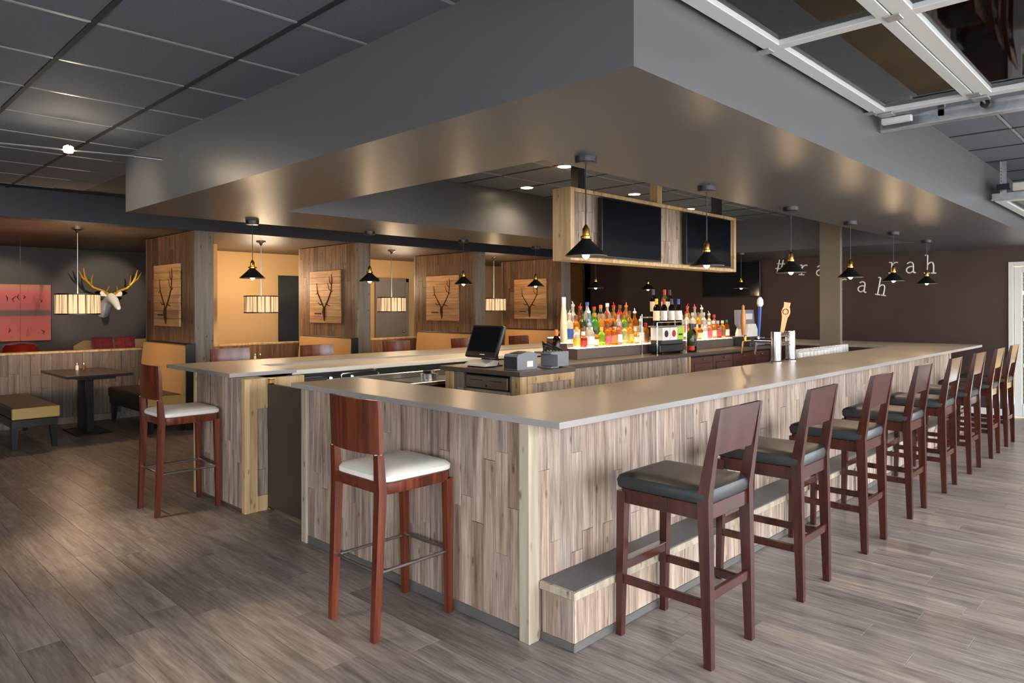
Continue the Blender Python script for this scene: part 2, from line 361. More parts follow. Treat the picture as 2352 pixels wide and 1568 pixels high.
# ---- walls
struct(MB().box(XW, XW + .15, 1.9, 9.6, 0, HC + .3).box(XW, XW + .15, .65, 1.9, 2.21, HC + .3).box(XW, XW + .15, -2.05, .65, 0, HC + .3), 'wall_right_end', 'maroon_wall', 'dark maroon end wall with white lettering')
struct(MB().box(XW - .015, XW, 1.98, 9.4, 0, .11), 'baseboard_right_end', 'white_paint')
struct(MB().box(-1.5, 4.8, 14, 14.15, 0, HB + .1), 'wall_left_back', 'charcoal_wall', 'charcoal wall behind the first booth')
struct(MB().box(4.7, 4.8, 11.3, 14, 0, HB + .1).box(4.8, 13, 12.6, 12.75, 0, HB + .1), 'wall_back', 'tan_wall', 'tan wall behind the booths')
struct(MB().box(-1.6, -1.5, 9.4, 14.15, 0, HC), 'wall_far_left', 'charcoal_wall')
struct(MB().box(13, 13.15, 9.4, 12.75, 0, HC), 'wall_booth_end', 'tan_wall')
struct(MB().box(XW, 13.0, 9.4, 9.55, 0, HC), 'wall_booth_return', 'maroon_wall')
struct(MB().box(-4.0, -3.85, -2.05, 9.5, 0, .8).box(-4.0, -3.85, -2.05, 9.5, 2.3, HC).box(-4.0, -3.85, -2.05, 1.0, .8, 2.3).box(-4.0, -3.85, 2.2, 4.2, .8, 2.3).box(-4.0, -3.85, 5.5, 5.9, .8, 2.3).box(-4.0, -3.85, 5.9, 9.5, .8, 2.3), 'wall_rear', 'plain_wall', 'unseen rear wall with openings added for fill light')  # window openings out of view, added and sized to let in fill daylight
struct(MB().box(-3.9, -1.5, 9.4, 9.55, 0, HC), 'wall_left_return', 'charcoal_wall')
# right side: piers between the open overhead doors
pr = MB()
for x in (.55, 4.75, 8.3): pr.box(x - .2, x + .2, -2.05, -1.8, 0, HC)
pr.box(-4, 12.25, -2.05, -1.8, 2.62, HC + .1)
struct(pr, 'wall_right', 'plain_wall', 'piers beside the open overhead doors')
struct(MB().box(-14, 24, -30, -2.06, -.2, -.02), 'ground_outside', 'ground_out')

# ---- ceiling
ceil = struct(MB().box(-4, 12.25, -2.05, YB + .2, HC + .012, HC + .12), 'ceiling', 'ceiling_slab', 'charcoal suspended tile ceiling')
PT = .675
TX0, TY0 = .99 - 8 * PT, 3.01 - 10 * PT
tme = MB().box(-PT / 2 + .012, PT / 2 - .012, -PT / 2 + .012, PT / 2 - .012, 0, .012, .004).mesh('ceiling_tile', 'ceiling_tile', False)
zones = [(-.4, 2.04, 2.3, YB), (4.3, 12.1, -1.8, 1.39), (3.0, 10.3, 2.64, 5.64), (1.0, 4.7, -1.2, 1.39)]
done = set()
for (x0, x1, y0, y1) in zones:
    for i in range(30):
        for j in range(30):
            x = TX0 + (i + .5) * PT; y = TY0 + (j + .5) * PT
            if x0 - PT / 2 < x < x1 + PT / 2 and y0 - PT / 2 < y < y1 + PT / 2 and x < XW and y < YB - .02 and (i, j) not in done:
                done.add((i, j)); link('ceiling_tile', tme, ceil, (x, y, HC))
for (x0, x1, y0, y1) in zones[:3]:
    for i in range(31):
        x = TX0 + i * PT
        if x0 < x < x1: part(MB().box(x - .013, x + .013, y0, y1, HC - .004, HC + .008), 'grid_tee', 'tee_unlit_tone', ceil, smooth=False)
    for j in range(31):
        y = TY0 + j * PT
        if y0 < y < y1: part(MB().box(x0, x1, y - .008, y + .008, HC - .003, HC + .008), 'grid_tee', 'tee_lit_tone', ceil, smooth=False)

# ---- dropped soffit ring over the bar
SX0, SX1, SY0, SY1 = 2.036, XW, 1.39, 6.672
HX0, HX1, HY0, HY1 = 2.98, 10.3, 2.64, 5.637
so = MB()
ring_o = [(SX0, SY0), (SX1, SY0), (SX1, SY1), (SX0, SY1)]; ring_i = [(HX0, HY0), (HX1, HY0), (HX1, HY1), (HX0, HY1)]
vs = [(x, y, HS) for x, y in ring_o] + [(x, y, HS) for x, y in ring_i] + [(x, y, HC) for x, y in ring_o] + [(x, y, HC) for x, y in ring_i]
fs = []
for i in range(4):
    j = (i + 1) % 4
    fs += [(i, i + 4, j + 4, j), (i + 8, j + 8, j + 12, i + 12), (i, j, j + 8, i + 8), (i + 4, i + 12, j + 12, j + 4)]
so.add(vs, fs)
struct(so, 'ceiling_soffit', 'soffit_paint', 'grey painted dropped soffit above the bar')
# ---- booth beam and low ceiling
struct(MB().box(-3.9, XW, YB, YB + .22, HB, HC + .1), 'ceiling_beam', 'navy_beam', 'navy beam along the booths')
struct(MB().box(-1.6, 13.1, YB + .22, 14.1, HB + .01, HB + .1), 'ceiling_booth', 'booth_ceiling', 'low brown ceiling above the booths')
# ---- column inside the bar ring
struct(MB().box(9.62, 9.69, 3.335, 3.605, 0, HC, .006), 'column', 'column_paint', 'taupe square column inside the bar')

# ---- glazed door in the end wall
d1 = root_struct('door_1', 'white framed glass door in the maroon end wall', (XW, 1.28, 0))
og = (XW, 1.28, 0)
part(MB(og).box(XW - .03, XW + .12, 1.84, 1.90, 0, 2.21, .004).box(XW - .03, XW + .12, .65, .71, 0, 2.21, .004).box(XW - .03, XW + .12, .711, 1.839, 2.15, 2.21, .004), 'door_frame', 'white_paint', d1)
leaf = part(MB(og).box(XW + .0, XW + .05, 1.745, 1.835, .02, 2.14, .004).box(XW, XW + .05, .715, .805, .02, 2.14, .004)
            .box(XW, XW + .05, .806, 1.744, 2.06, 2.14, .004).box(XW, XW + .05, .806, 1.744, .02, .2, .004).box(XW, XW + .05, .806, 1.744, 1.37, 1.42, .003).box(XW, XW + .05, .806, 1.744, .72, .77, .003), 'door_leaf', 'white_paint', d1)
for z0, z1 in ((.2, .72), (.77, 1.37), (1.42, 2.06)):
    part(MB(og).box(XW + .022, XW + .028, .8, 1.75, z0, z1), 'pane', 'pane_glass', leaf, smooth=False)
# what stands outside that door: a brick pier and a pale wall
pier = root_struct('wall_outside', 'brick pier and pale wall seen through the glass door', (13.3, 2.1, 0))
op = (13.3, 2.1, 0)
part(MB(op).box(13.32, 13.6, 1.72, 1.95, 0, 2.6), 'pier_core', 'mortar', pier)
for k in range(30):
    part(MB(op).box(13.30, 13.34, 1.70 if k % 2 else 1.725, 1.90, k * .085, k * .085 + .07, .004), 'brick', 'brick', pier, smooth=False)
part(MB(op).box(14.4, 14.5, -2, 3, 0, 3.2), 'pale_wall', 'tan_wall', pier)

# ---- doors in the tan wall
d2 = root_struct('door_2', 'dark navy door at the back of the second booth', (6.95, 12.6, 0))
o2 = (6.95, 12.6, 0)
part(MB(o2).box(6.52, 7.4, 12.57, 12.6, 0, 2.2, .004), 'door_leaf', 'navy_door', d2)
d3 = root_struct('door_3', 'grey door at the back of the third booth', (9.3, 12.6, 0)); o3 = (9.3, 12.6, 0)
part(MB(o3).box(8.72, 8.80, 12.54, 12.6, 0, 2.22, .004).box(9.52, 9.60, 12.54, 12.6, 0, 2.22, .004).box(8.72, 9.6, 12.54, 12.6, 2.14, 2.22, .004), 'door_frame', 'grey_door', d3)
lf = part(MB(o3).box(8.8, 9.52, 12.56, 12.6, 0, 2.14, .003), 'door_leaf', 'grey_door', d3)
part(MB().lathe([(.001, 0), (.028, .01), (.028, .03), (.001, .045)], (0, 0, 0), 12).rot(Matrix.Translation((9.45 - o3[0], 12.56 - o3[1], 1.05)) @ Matrix.Rotation(R(90), 4, 'X')), 'handle', 'chrome', lf)

# ================================================================== BAR
def bar_front():
    og = (2.43, 2.26, 0)
    t = thing('plank_bar', 'weathered plank-clad bar front running from the near corner', 'bar', og)
    part(MB(og).box(2.45, 10.36, 2.27, 2.33, .0, 1.035).box(2.45, 2.52, 2.27, 4.34, 0, 1.035), 'core_panel', 'riser_brown', t, smooth=False)
    plank_panel(t, og, (2.482, 2.27), (10.30, 2.27), .0, 1.035, .086, .02, 'barn_plank', 11, face=-1)
    plank_panel(t, og, (2.45, 2.31), (2.45, 4.285), .055, 1.035, .086, .02, 'barn_plank', 12, face=1)
    part(MB(og).box(2.412, 2.482, 2.238, 2.305, 0, 1.035, .003), 'corner_post', 'pale_post', t)
    part(MB(og).box(2.415, 2.53, 4.285, 4.35, 0, 1.035, .003), 'end_post', 'pale_post', t)
    part(MB(og).box(10.30, 10.37, 2.238, 2.33, 0, 1.035, .003), 'end_post', 'pale_post', t)
    part(MB(og).box(2.425, 2.445, 2.306, 4.284, 0, .055, .004), 'base_strip', 'rubber_base', t)
    # inner side
    part(MB(og).box(2.52, 2.90, 2.4, 4.34, .86, .9).box(2.9, 10.2, 2.33, 2.8, .86, .9), 'inner_shelf', 'steel', t, smooth=False)
bar_front()
def foot_step():
    og = (2.48, 2.03, 0)
    t = thing('foot_step', 'low plank step with dark stone tread along the bar base', 'step', og)
    part(MB(og).box(2.52, 10.2, 2.06, 2.245, .0, .24), 'core', 'riser_brown', t, smooth=False)
    plank_panel(t, og, (2.505, 2.06), (10.2, 2.06), .04, .243, .086, .018, 'barn_plank', 21, lens=(.3,), face=-1)
    plank_panel(t, og, (2.52, 2.045), (2.52, 2.236), .04, .243, .09, .018, 'barn_plank', 22, lens=(.3,), face=1)
    part(MB(og).box(2.51, 10.2, 2.035, 2.246, .268, .283, .003), 'tread', 'stone_step', t)
    part(MB(og).box(2.488, 10.2, 2.025, 2.05, .243, .28, .004).box(2.488, 2.513, 2.05, 2.246, .243, .28, .004), 'edge_trim', 'pale_post', t)
    part(MB(og).box(2.498, 10.2, 2.035, 2.06, 0, .04, .004).box(2.498, 2.52, 2.06, 2.246, 0, .04, .004), 'base_strip', 'rubber_base', t)
foot_step()
def worktop():
    out = [(2.405, 2.044), (11.15, 2.044), (11.15, 6.78), (10.0, 6.78), (10.0, 2.86), (2.945, 2.86), (2.945, 4.47), (2.405, 4.47)]
    og = (2.405, 2.044, 0)
    mb = MB(og).prism(out, 'z', 1.036, CT)
    o = part(mb, 'bar_worktop', 'counter', None, loc=og)
    tag(o, 'long light taupe bar top with wide corner facing the camera', 'countertop')
    o.data.materials.append(M['counter_edge'])
    for p in o.data.polygons: p.material_index = 1 if abs(p.normal.z) < .5 else 0
    bv = o.modifiers.new('bevel', 'BEVEL'); bv.width = .002; bv.segments = 2; bv.limit_method = 'ANGLE'
worktop()
def edge_band(me):
    me.materials.append(M['counter_edge'])
    for p in me.polygons:
        if abs(p.normal.z) < .5: p.material_index = 1
def bar_left():
    og = (2.43, 5.22, 0)
    t = thing('plank_bar', 'plank-clad end of the bar behind the brown gate', 'bar', og)
    part(MB(og).box(2.45, 2.62, 5.28, 6.2, 0, 1.035), 'core_panel', 'riser_brown', t, smooth=False)
    plank_panel(t, og, (2.45, 5.275), (2.45, 6.14), .03, 1.035, .086, .02, 'barn_plank', 31, face=1)
    part(MB(og).box(2.425, 2.47, 5.215, 5.275, 0, 1.035, .003), 'corner_post', 'light_wood', t)
    part(MB(og).box(2.425, 2.5, 6.14, 6.2, 0, 1.035, .003), 'end_post', 'light_wood', t)
    # framed side facing the gate opening
    part(MB(og).box(2.47, 2.53, 5.222, 5.28, .0, 1.035, .002), 'side_stile', 'light_wood', t)
    part(MB(og).box(2.86, 2.93, 5.222, 5.28, .0, 1.035, .002), 'side_stile', 'light_wood', t)
    part(MB(og).box(2.53, 2.86, 5.224, 5.27, .0, .12, .002), 'side_rail', 'light_wood', t)
    part(MB(og).box(2.53, 2.86, 5.224, 5.27, .80, 1.034, .002), 'side_rail', 'light_wood', t)
    plank_panel(t, og, (2.53, 5.262), (2.86, 5.262), .12, .80, .085, .02, 'barn_plank', 32, face=-1)
    # long base under the left run
    part(MB(og).box(2.62, 10.0, 6.2, 6.3, 0, 1.035), 'run_panel', 'booth_plank', t, smooth=False)
    part(MB(og).box(2.93, 10.0, 6.12, 6.2, .9, 1.02), 'under_panel', 'black_matte', t, smooth=False)
    pg = (6.3, 6.2, 0)
    tt = thing('back_shelf', 'black cabinet face beneath the left bar run', 'cabinet', (3.0, 5.6, 0))
    o9 = (3.0, 5.6, 0)
    part(MB(o9).box(2.94, 9.9, 5.54, 5.58, 0, 1.01), 'back_panel', 'black_matte', tt, smooth=False)
    part(MB(o9).box(2.94, 3.22, 5.36, 5.54, .6, .99, .004), 'side_cabinet', 'black_plastic', tt)
bar_left()
def left_top():
    og = (2.405, 5.44, 0)
    t = thing('bar_worktop', 'left bar top that starts beside the gate opening', 'countertop', og)
    sl = part(MB(og).prism([(2.405, 5.44), (2.98, 5.44), (2.98, 6.10), (10.0, 6.10), (10.0, 6.76), (2.405, 6.76)], 'z', 1.036, CT), 'slab', 'counter', t); edge_band(sl.data)
    part(MB(og).box(2.981, 10.0, 5.52, 6.099, 1.012, 1.052, .003), 'inner_ledge', 'ledge', t, label='paler lower ledge along the inner side')
left_top()
def gate():
    og = (2.62, 4.72, 0)
    t = thing('bar_gate', 'brown half-height gate across the bar opening', 'gate', og)
    part(MB(og).box(2.605, 2.635, 4.40, 5.212, .03, .99, .003), 'panel', 'gate_brown', t)
    part(MB(og).box(2.60, 2.64, 5.15, 5.2, .992, 1.03, .006), 'latch', 'brass', t)
    part(MB(og).box(2.598, 2.642, 5.16, 5.21, .005, .028, .003), 'hinge', 'brass', t)
    part(MB(og).box(2.598, 2.642, 4.40, 4.46, .992, 1.0, .003), 'hinge', 'chrome', t)
gate()
def sink():
    og = (4.3, 5.2, 0)
    t = thing('bar_sink', 'stainless underbar sink behind the front counter', 'sink', og)
    part(MB(og).box(3.3, 5.4, 5.06, 5.52, .86, .90, .006), 'drainboard', 'steel', t)
    part(MB(og).box(3.3, 5.4, 5.50, 5.53, .901, .955, .004), 'backsplash', 'steel', t)
    part(MB(og).box(3.5, 3.95, 5.10, 5.42, .895, .902).box(3.54, 3.91, 5.13, 5.38, .90, .903), 'basin', 'dark_bronze', t, smooth=False)
    part(MB(og).box(3.35, 5.35, 5.07, 5.5, 0, .86), 'underbar_cabinet', 'black_matte', t, smooth=False)
    og2 = (3.42, 5.45, .9)
    f = thing('faucet', 'chrome swing-spout faucet over the underbar sink', 'faucet', og2)
    part(MB(og2).tube([(3.42, 5.45, .9), (3.42, 5.45, .985), (3.43, 5.448, .998), (3.72, 5.40, 1.02), (3.76, 5.393, 1.012), (3.775, 5.39, .975)], .010, 10), 'spout', 'chrome', f)
    part(MB(og2).tube([(3.32, 5.45, .925), (3.52, 5.45, .925)], .016, 10), 'valve_body', 'chrome', f)
    for x in (3.31, 3.53): part(MB(og2).lathe([(.012, 0), (.012, .03), (.022, .035), (.02, .05), (.004, .055)], (x, 5.45, .925), 10), 'tap_knob', 'chrome', f)
    og3 = (4.30, 5.30, .9)
    k = thing('bar_caddy', 'round black caddy standing on the steel drainboard', 'caddy', og3)
    part(MB(og3).lathe([(.085, 0), (.09, .05), (.08, .055), (.05, .045)], og3, 20), 'tray', 'steel', k)
    part(MB(og3).lathe([(.02, .04), (.075, .056), (.06, .075), (.0, .08)], og3, 18), 'lid', 'black_plastic', k)
sink()

# ---- back bar in the middle of the ring
BT = 1.05
def pos_cabinet():
    og = (4.2, 4.0, 0)
    t = thing('register_cabinet', 'light wood register cabinet with a recessed cash drawer bay', 'cabinet', og)
    part(MB(og).box(4.21, 4.90, 4.02, 4.93, 0, .86), 'body', 'booth_plank', t, smooth=False)
    part(MB(og).box(4.28, 4.90, 4.06, 4.93, .86, 1.008), 'inner_box', 'black_matte', t, smooth=False)
    part(MB(og).box(4.195, 4.28, 3.99, 4.09, 0, 1.01, .003), 'stile', 'light_wood', t)
    part(MB(og).box(4.195, 4.28, 4.83, 4.89, 0, 1.01, .003), 'stile', 'light_wood', t)
    part(MB(og).box(4.205, 4.28, 4.89, 4.95, 0, 1.01, .003), 'stile', 'light_wood', t)
    part(MB(og).box(4.2, 4.28, 4.09, 4.83, .80, .868, .003), 'rail', 'pale_post', t)
    part(MB(og).box(4.205, 4.28, 4.09, 4.12, .868, 1.01, .002), 'bay_liner', 'grey_post', t)
    part(MB(og).box(4.205, 4.28, 4.70, 4.83, .868, 1.01, .002), 'bay_liner', 'grey_post', t)
    # right side frame and plank infill
    part(MB(og).box(4.28, 4.90, 3.985, 4.02, .94, 1.01, .002), 'side_rail', 'light_wood', t)
    part(MB(og).box(4.28, 4.34, 3.985, 4.02, .3, .94, .002), 'side_stile', 'light_wood', t)
    part(MB(og).box(4.85, 4.90, 3.985, 4.02, .3, .94, .002), 'side_stile', 'light_wood', t)
    plank_panel(t, og, (4.34, 4.012), (4.85, 4.012), .3, .94, .085, .014, 'barn_plank', 41, face=-1)
    part(MB(og).box(4.165, 4.89, 3.965, 4.98, 1.01, BT, .003), 'top', 'backbar_top', t)
    dg = (4.2, 4.4, .87)
    c = thing('cash_drawer', 'metal cash drawer with two slots under the register', 'cash drawer', dg)
    part(MB(dg).box(4.225, 4.275, 4.135, 4.685, .869, .995, .004), 'case', 'black_plastic', c)
    fr = part(MB(dg).box(4.205, 4.226, 4.15, 4.67, .88, .985, .004), 'drawer_front', 'drawer_metal', c)
    for y in (4.29, 4.53): part(MB(dg).box(4.2, 4.206, y - .075, y + .075, .945, .952, .002), 'slot', 'chrome', fr)
    part(MB().lathe([(.01, 0), (.01, .006)], (0, 0, 0), 12).rot(Matrix.Translation((4.206 - dg[0], 4.40 - dg[1], .905 - dg[2])) @ Matrix.Rotation(R(-90), 4, 'Y')), 'lock', 'chrome', fr)
pos_cabinet()
def back_bar():
    og = (4.9, 4.2, 0)
    t = thing('back_bar_cabinet', 'plank-faced back bar cabinet beneath the lit bottles', 'cabinet', og)
    part(MB(og).box(4.92, 9.45, 4.24, 5.0, 0, 1.008), 'body', 'espresso_dark', t, smooth=False)
    plank_panel(t, og, (4.92, 4.24), (7.30, 4.24), .25, 1.008, .086, .018, 'barn_plank', 51, face=-1)
    part(MB(og).box(7.27, 7.32, 4.21, 4.24, .2, 1.008, .002), 'stile', 'light_wood', t)
    for i in range(4):
        x0 = 7.33 + i * .525; x1 = x0 + .515
        d = part(MB(og).box(x0, x1, 4.215, 4.24, .3, .985, .003), 'door', 'espresso', t)
        part(MB(og).box(x0 + .07, x1 - .07, 4.208, 4.216, .37, .91, .004), 'door_panel', 'espresso', d)
        kx = x1 - .05 if i % 2 == 0 else x0 + .05
        kx = (x0 + x1) / 2
        part(MB().lathe([(.006, 0), (.006, .012), (.015, .018), (.012, .028), (.001, .031)], (0, 0, 0), 12).rot(Matrix.Translation((kx - og[0], 4.214 - og[1], .955)) @ Matrix.Rotation(R(90), 4, 'X')), 'knob', 'chrome', d)
    o = part(MB((4.9, 4.17, 0)).box(4.895, 9.5, 4.165, 5.05, 1.01, BT, .003), 'back_bar_worktop', 'backbar_top', None, loc=(4.9, 4.17, 0))
    tag(o, 'dark brown back bar worktop under the bottle display', 'countertop')
    for n, (x0, x1, lab) in enumerate(((5.58, 7.0, 'stepped lit bottle shelf left of the wine rack'), (7.85, 8.95, 'stepped lit bottle shelf right of the wine rack'))):
        og2 = (x0, 4.5, BT)
        s = thing('bottle_shelf', lab, 'shelf', og2, group='lit bottle shelves')
        for k, (ya, yb, zt) in enumerate(((4.50, 4.64, 1.158), (4.64, 4.77, 1.208), (4.77, 4.92, 1.258))):
            st = part(MB(og2).box(x0, x1, ya, yb, BT, zt, .003), 'step', 'riser_brown', s)
            part(MB(og2).box(x0 + .015, x1 - .015, ya + .012, yb - .004, zt, zt + .006), 'light_panel', 'glow_shelf', st, smooth=False)
back_bar()

# ---- bottles
def bottle_mats():
    for n, c in dict(clear='#e9e4d8', amber='#c9701a', gold='#e0a040', green='#63b446', lime='#9ed23a', dark='#1d0f0a', red='#a84a2a', pink='#d98a7a', blue='#7fa6c9', honey='#d98c34', olive='#5a6420', straw='#e3cf8e').items():
        mat('glass_' + n + '_b', c, rough=.1, trans=.62, ior=1.35)
    for n, c in dict(white='#efe9df', cream='#e2d2ae', red='#b5221c', orange='#e2762a', yellow='#d9b53a', black='#1b1a1c', blue='#2f4f9e', purple='#3d2f55', silver='#b8b4ae', green='#3c6f34', brown='#6a4526', lime='#a8cc3c', pink='#d2566a').items():
        mat('paint_' + n, c, rough=.45)
bottle_mats()
def bottle(x, y, z, h, r, glass, cap, label_c, captype, lab, group, square=False, labz=(.2, .55), name='liquor_bottle'):
    t = thing(name, lab, 'bottle', (x, y, z), rnd.random() * 6, group)
    n = 4 if square else 12; k = 1.25 if square else 1.
    r = min(r * 1.2, .045) if name == 'liquor_bottle' else r; nr = min(.016, r * .38); hb = h * .66; hs = h * .79
    prof = [(r * .9 * k, 0), (r * k, .008), (r * k, hb), (r * .82 * k, hb + (hs - hb) * .45), (nr * 1.3, hs), (nr, hs + .01), (nr, h)]
    part(MB().lathe(prof, n=n), 'glass_body', glass, t)
    if label_c: part(MB().lathe([(r * k + .0012, hb * labz[0]), (r * k + .0012, hb * (labz[0] + labz[1]))], n=n, caps=False), 'label', 'paint_' + label_c, t, smooth=not square)
    if captype == 'cap': part(MB().lathe([(nr + .004, h - .025), (nr + .004, h + .012), (nr + .001, h + .014)], n=10), 'cap', 'paint_' + cap, t)
    elif captype == 'foil': part(MB().lathe([(nr + .0025, h * .80), (nr + .003, h + .002), (nr + .001, h + .004)], n=10), 'cap_foil', 'paint_' + cap, t)
    else:
        part(MB().lathe([(nr + .004, h - .004), (nr + .006, h + .012), (nr + .002, h + .02)], n=10).tube([(0, 0, h + .015), (0, 0, h + .03), (.012, 0, h + .055)], [.009, .007, .004], 8), 'pour_spout', 'paint_' + cap, t)
    return t
GL = {'clear': 'clear', 'amber': 'amber', 'gold': 'golden', 'green': 'bright green', 'lime': 'lime green', 'dark': 'dark brown', 'red': 'red', 'pink': 'pink', 'blue': 'pale blue', 'honey': 'honey coloured', 'olive': 'olive green', 'straw': 'straw yellow'}
def row(items, x0, x1, y, z, rowname, group):
    n = len(items)
    for i, (gl, h, r, cap, ct, lc) in enumerate(items):
        x = x0 + (x1 - x0) * (i / max(1, n - 1))
        lb = (' with %s label' % lc) if lc else ''
        ctn = {'cap': 'cap', 'spout': 'pour spout', 'foil': 'foil'}[ct]
        bottle(x, y, z, h, r, 'glass_%s_b' % gl, cap, lc, ct, '%s bottle with %s %s, %s from left, %s' % (GL[gl], cap, ctn, ORD[i], rowname), group, square=(i % 4 == 2 and h < .3))
G1 = 'liquor bottles on the lit shelves'
# left shelf
row([('clear', .20, .032, 'yellow', 'cap', 'yellow'), ('red', .15, .04, 'white', 'cap', 'red'), ('clear', .23, .036, 'silver', 'spout', 'white'), ('amber', .16, .032, 'black', 'cap', 'cream'), ('lime', .19, .036, 'yellow', 'cap', None),
     ('honey', .22, .036, 'brown', 'cap', 'pink'), ('amber', .21, .036, 'black', 'spout', 'orange'), ('pink', .24, .033, 'silver', 'cap', 'white'), ('straw', .22, .038, 'green', 'cap', None), ('gold', .24, .038, 'brown', 'spout', 'yellow'),
     ('honey', .17, .03, 'white', 'cap', 'cream'), ('clear', .26, .038, 'white', 'spout', 'white'), ('amber', .22, .034, 'red', 'cap', 'brown')], 5.66, 6.93, 4.575, 1.164, 'front row, left lit shelf', G1)
row([('clear', .29, .036, 'silver', 'spout', 'blue'), ('amber', .27, .037, 'brown', 'cap', 'cream'), ('olive', .30, .036, 'black', 'spout', 'brown'), ('blue', .31, .036, 'white', 'spout', 'white'), ('green', .29, .038, 'orange', 'cap', 'green'),
     ('gold', .30, .036, 'black', 'spout', 'red'), ('amber', .29, .037, 'red', 'spout', 'orange'), ('honey', .30, .038, 'brown', 'cap', 'cream'), ('clear', .29, .035, 'red', 'spout', 'pink'), ('lime', .28, .036, 'red', 'spout', 'lime'),
     ('gold', .31, .037, 'brown', 'cap', None), ('amber', .30, .036, 'white', 'spout', 'cream')], 5.70, 6.90, 4.705, 1.214, 'middle row, left lit shelf', G1)
row([('gold', .29, .036, 'black', 'spout', 'cream'), ('clear', .33, .036, 'silver', 'spout', 'white'), ('red', .31, .036, 'red', 'spout', 'red'), ('clear', .36, .036, 'blue', 'cap', 'blue'), ('green', .31, .037, 'red', 'cap', 'red'),
     ('clear', .33, .036, 'orange', 'cap', 'white'), ('clear', .35, .036, 'white', 'cap', 'pink'), ('honey', .32, .037, 'red', 'spout', None), ('amber', .33, .036, 'brown', 'cap', 'brown'), ('gold', .32, .036, 'orange', 'spout', 'red')], 5.80, 6.92, 4.84, 1.264, 'back row, left lit shelf', G1)
# right shelf
row([('honey', .20, .034, 'brown', 'cap', 'orange'), ('honey', .19, .034, 'black', 'cap', None), ('amber', .18, .032, 'black', 'cap', 'cream'), ('clear', .21, .034, 'silver', 'cap', 'white'), ('pink', .21, .034, 'white', 'cap', 'pink'),
     ('honey', .22, .034, 'white', 'cap', 'cream'), ('red', .22, .032, 'silver', 'cap', 'red'), ('gold', .22, .034, 'cream', 'cap', 'brown'), ('red', .23, .032, 'green', 'cap', 'cream')], 7.93, 8.90, 4.575, 1.164, 'front row, right lit shelf', G1)
row([('clear', .28, .036, 'yellow', 'cap', 'white'), ('clear', .29, .036, 'red', 'spout', 'red'), ('clear', .28, .036, 'silver', 'cap', 'white'), ('gold', .28, .036, 'brown', 'cap', 'cream'), ('clear', .28, .036, 'silver', 'cap', 'cream'), ('straw', .26, .034, 'silver', 'spout', None), ('pink', .25, .034, 'red', 'cap', 'pink')], 7.93, 8.80, 4.705, 1.214, 'middle row, right lit shelf', G1)
row([('clear', .30, .036, 'red', 'spout', 'white'), ('clear', .30, .036, 'silver', 'spout', 'blue'), ('gold', .31, .036, 'red', 'spout', 'cream'), ('clear', .30, .036, 'pink', 'spout', 'white'), ('clear', .29, .036, 'white', 'spout', 'silver')], 7.95, 8.70, 4.84, 1.264, 'back row, right lit shelf', G1)
bottle(5.46, 4.68, BT, .30, .04, 'glass_dark_b', 'orange', None, 'foil', 'squat dark bottle with tall orange cap left of the lit shelf', 'bottles at the shelf end', labz=(.2, .4))
def tall_bottle():
    t = thing('liquor_bottle', 'very tall frosted clear tapering bottle at the left end of the lit shelf', 'bottle', (5.615, 4.71, 1.214))
    part(MB().lathe([(.036, 0), (.04, .01), (.034, .22), (.022, .38), (.018, .42)], n=14), 'glass_body', 'paint_cream', t)
    part(MB().lathe([(.022, .40), (.022, .47), (.018, .475)], n=12), 'cap', 'paint_white', t)
tall_bottle()
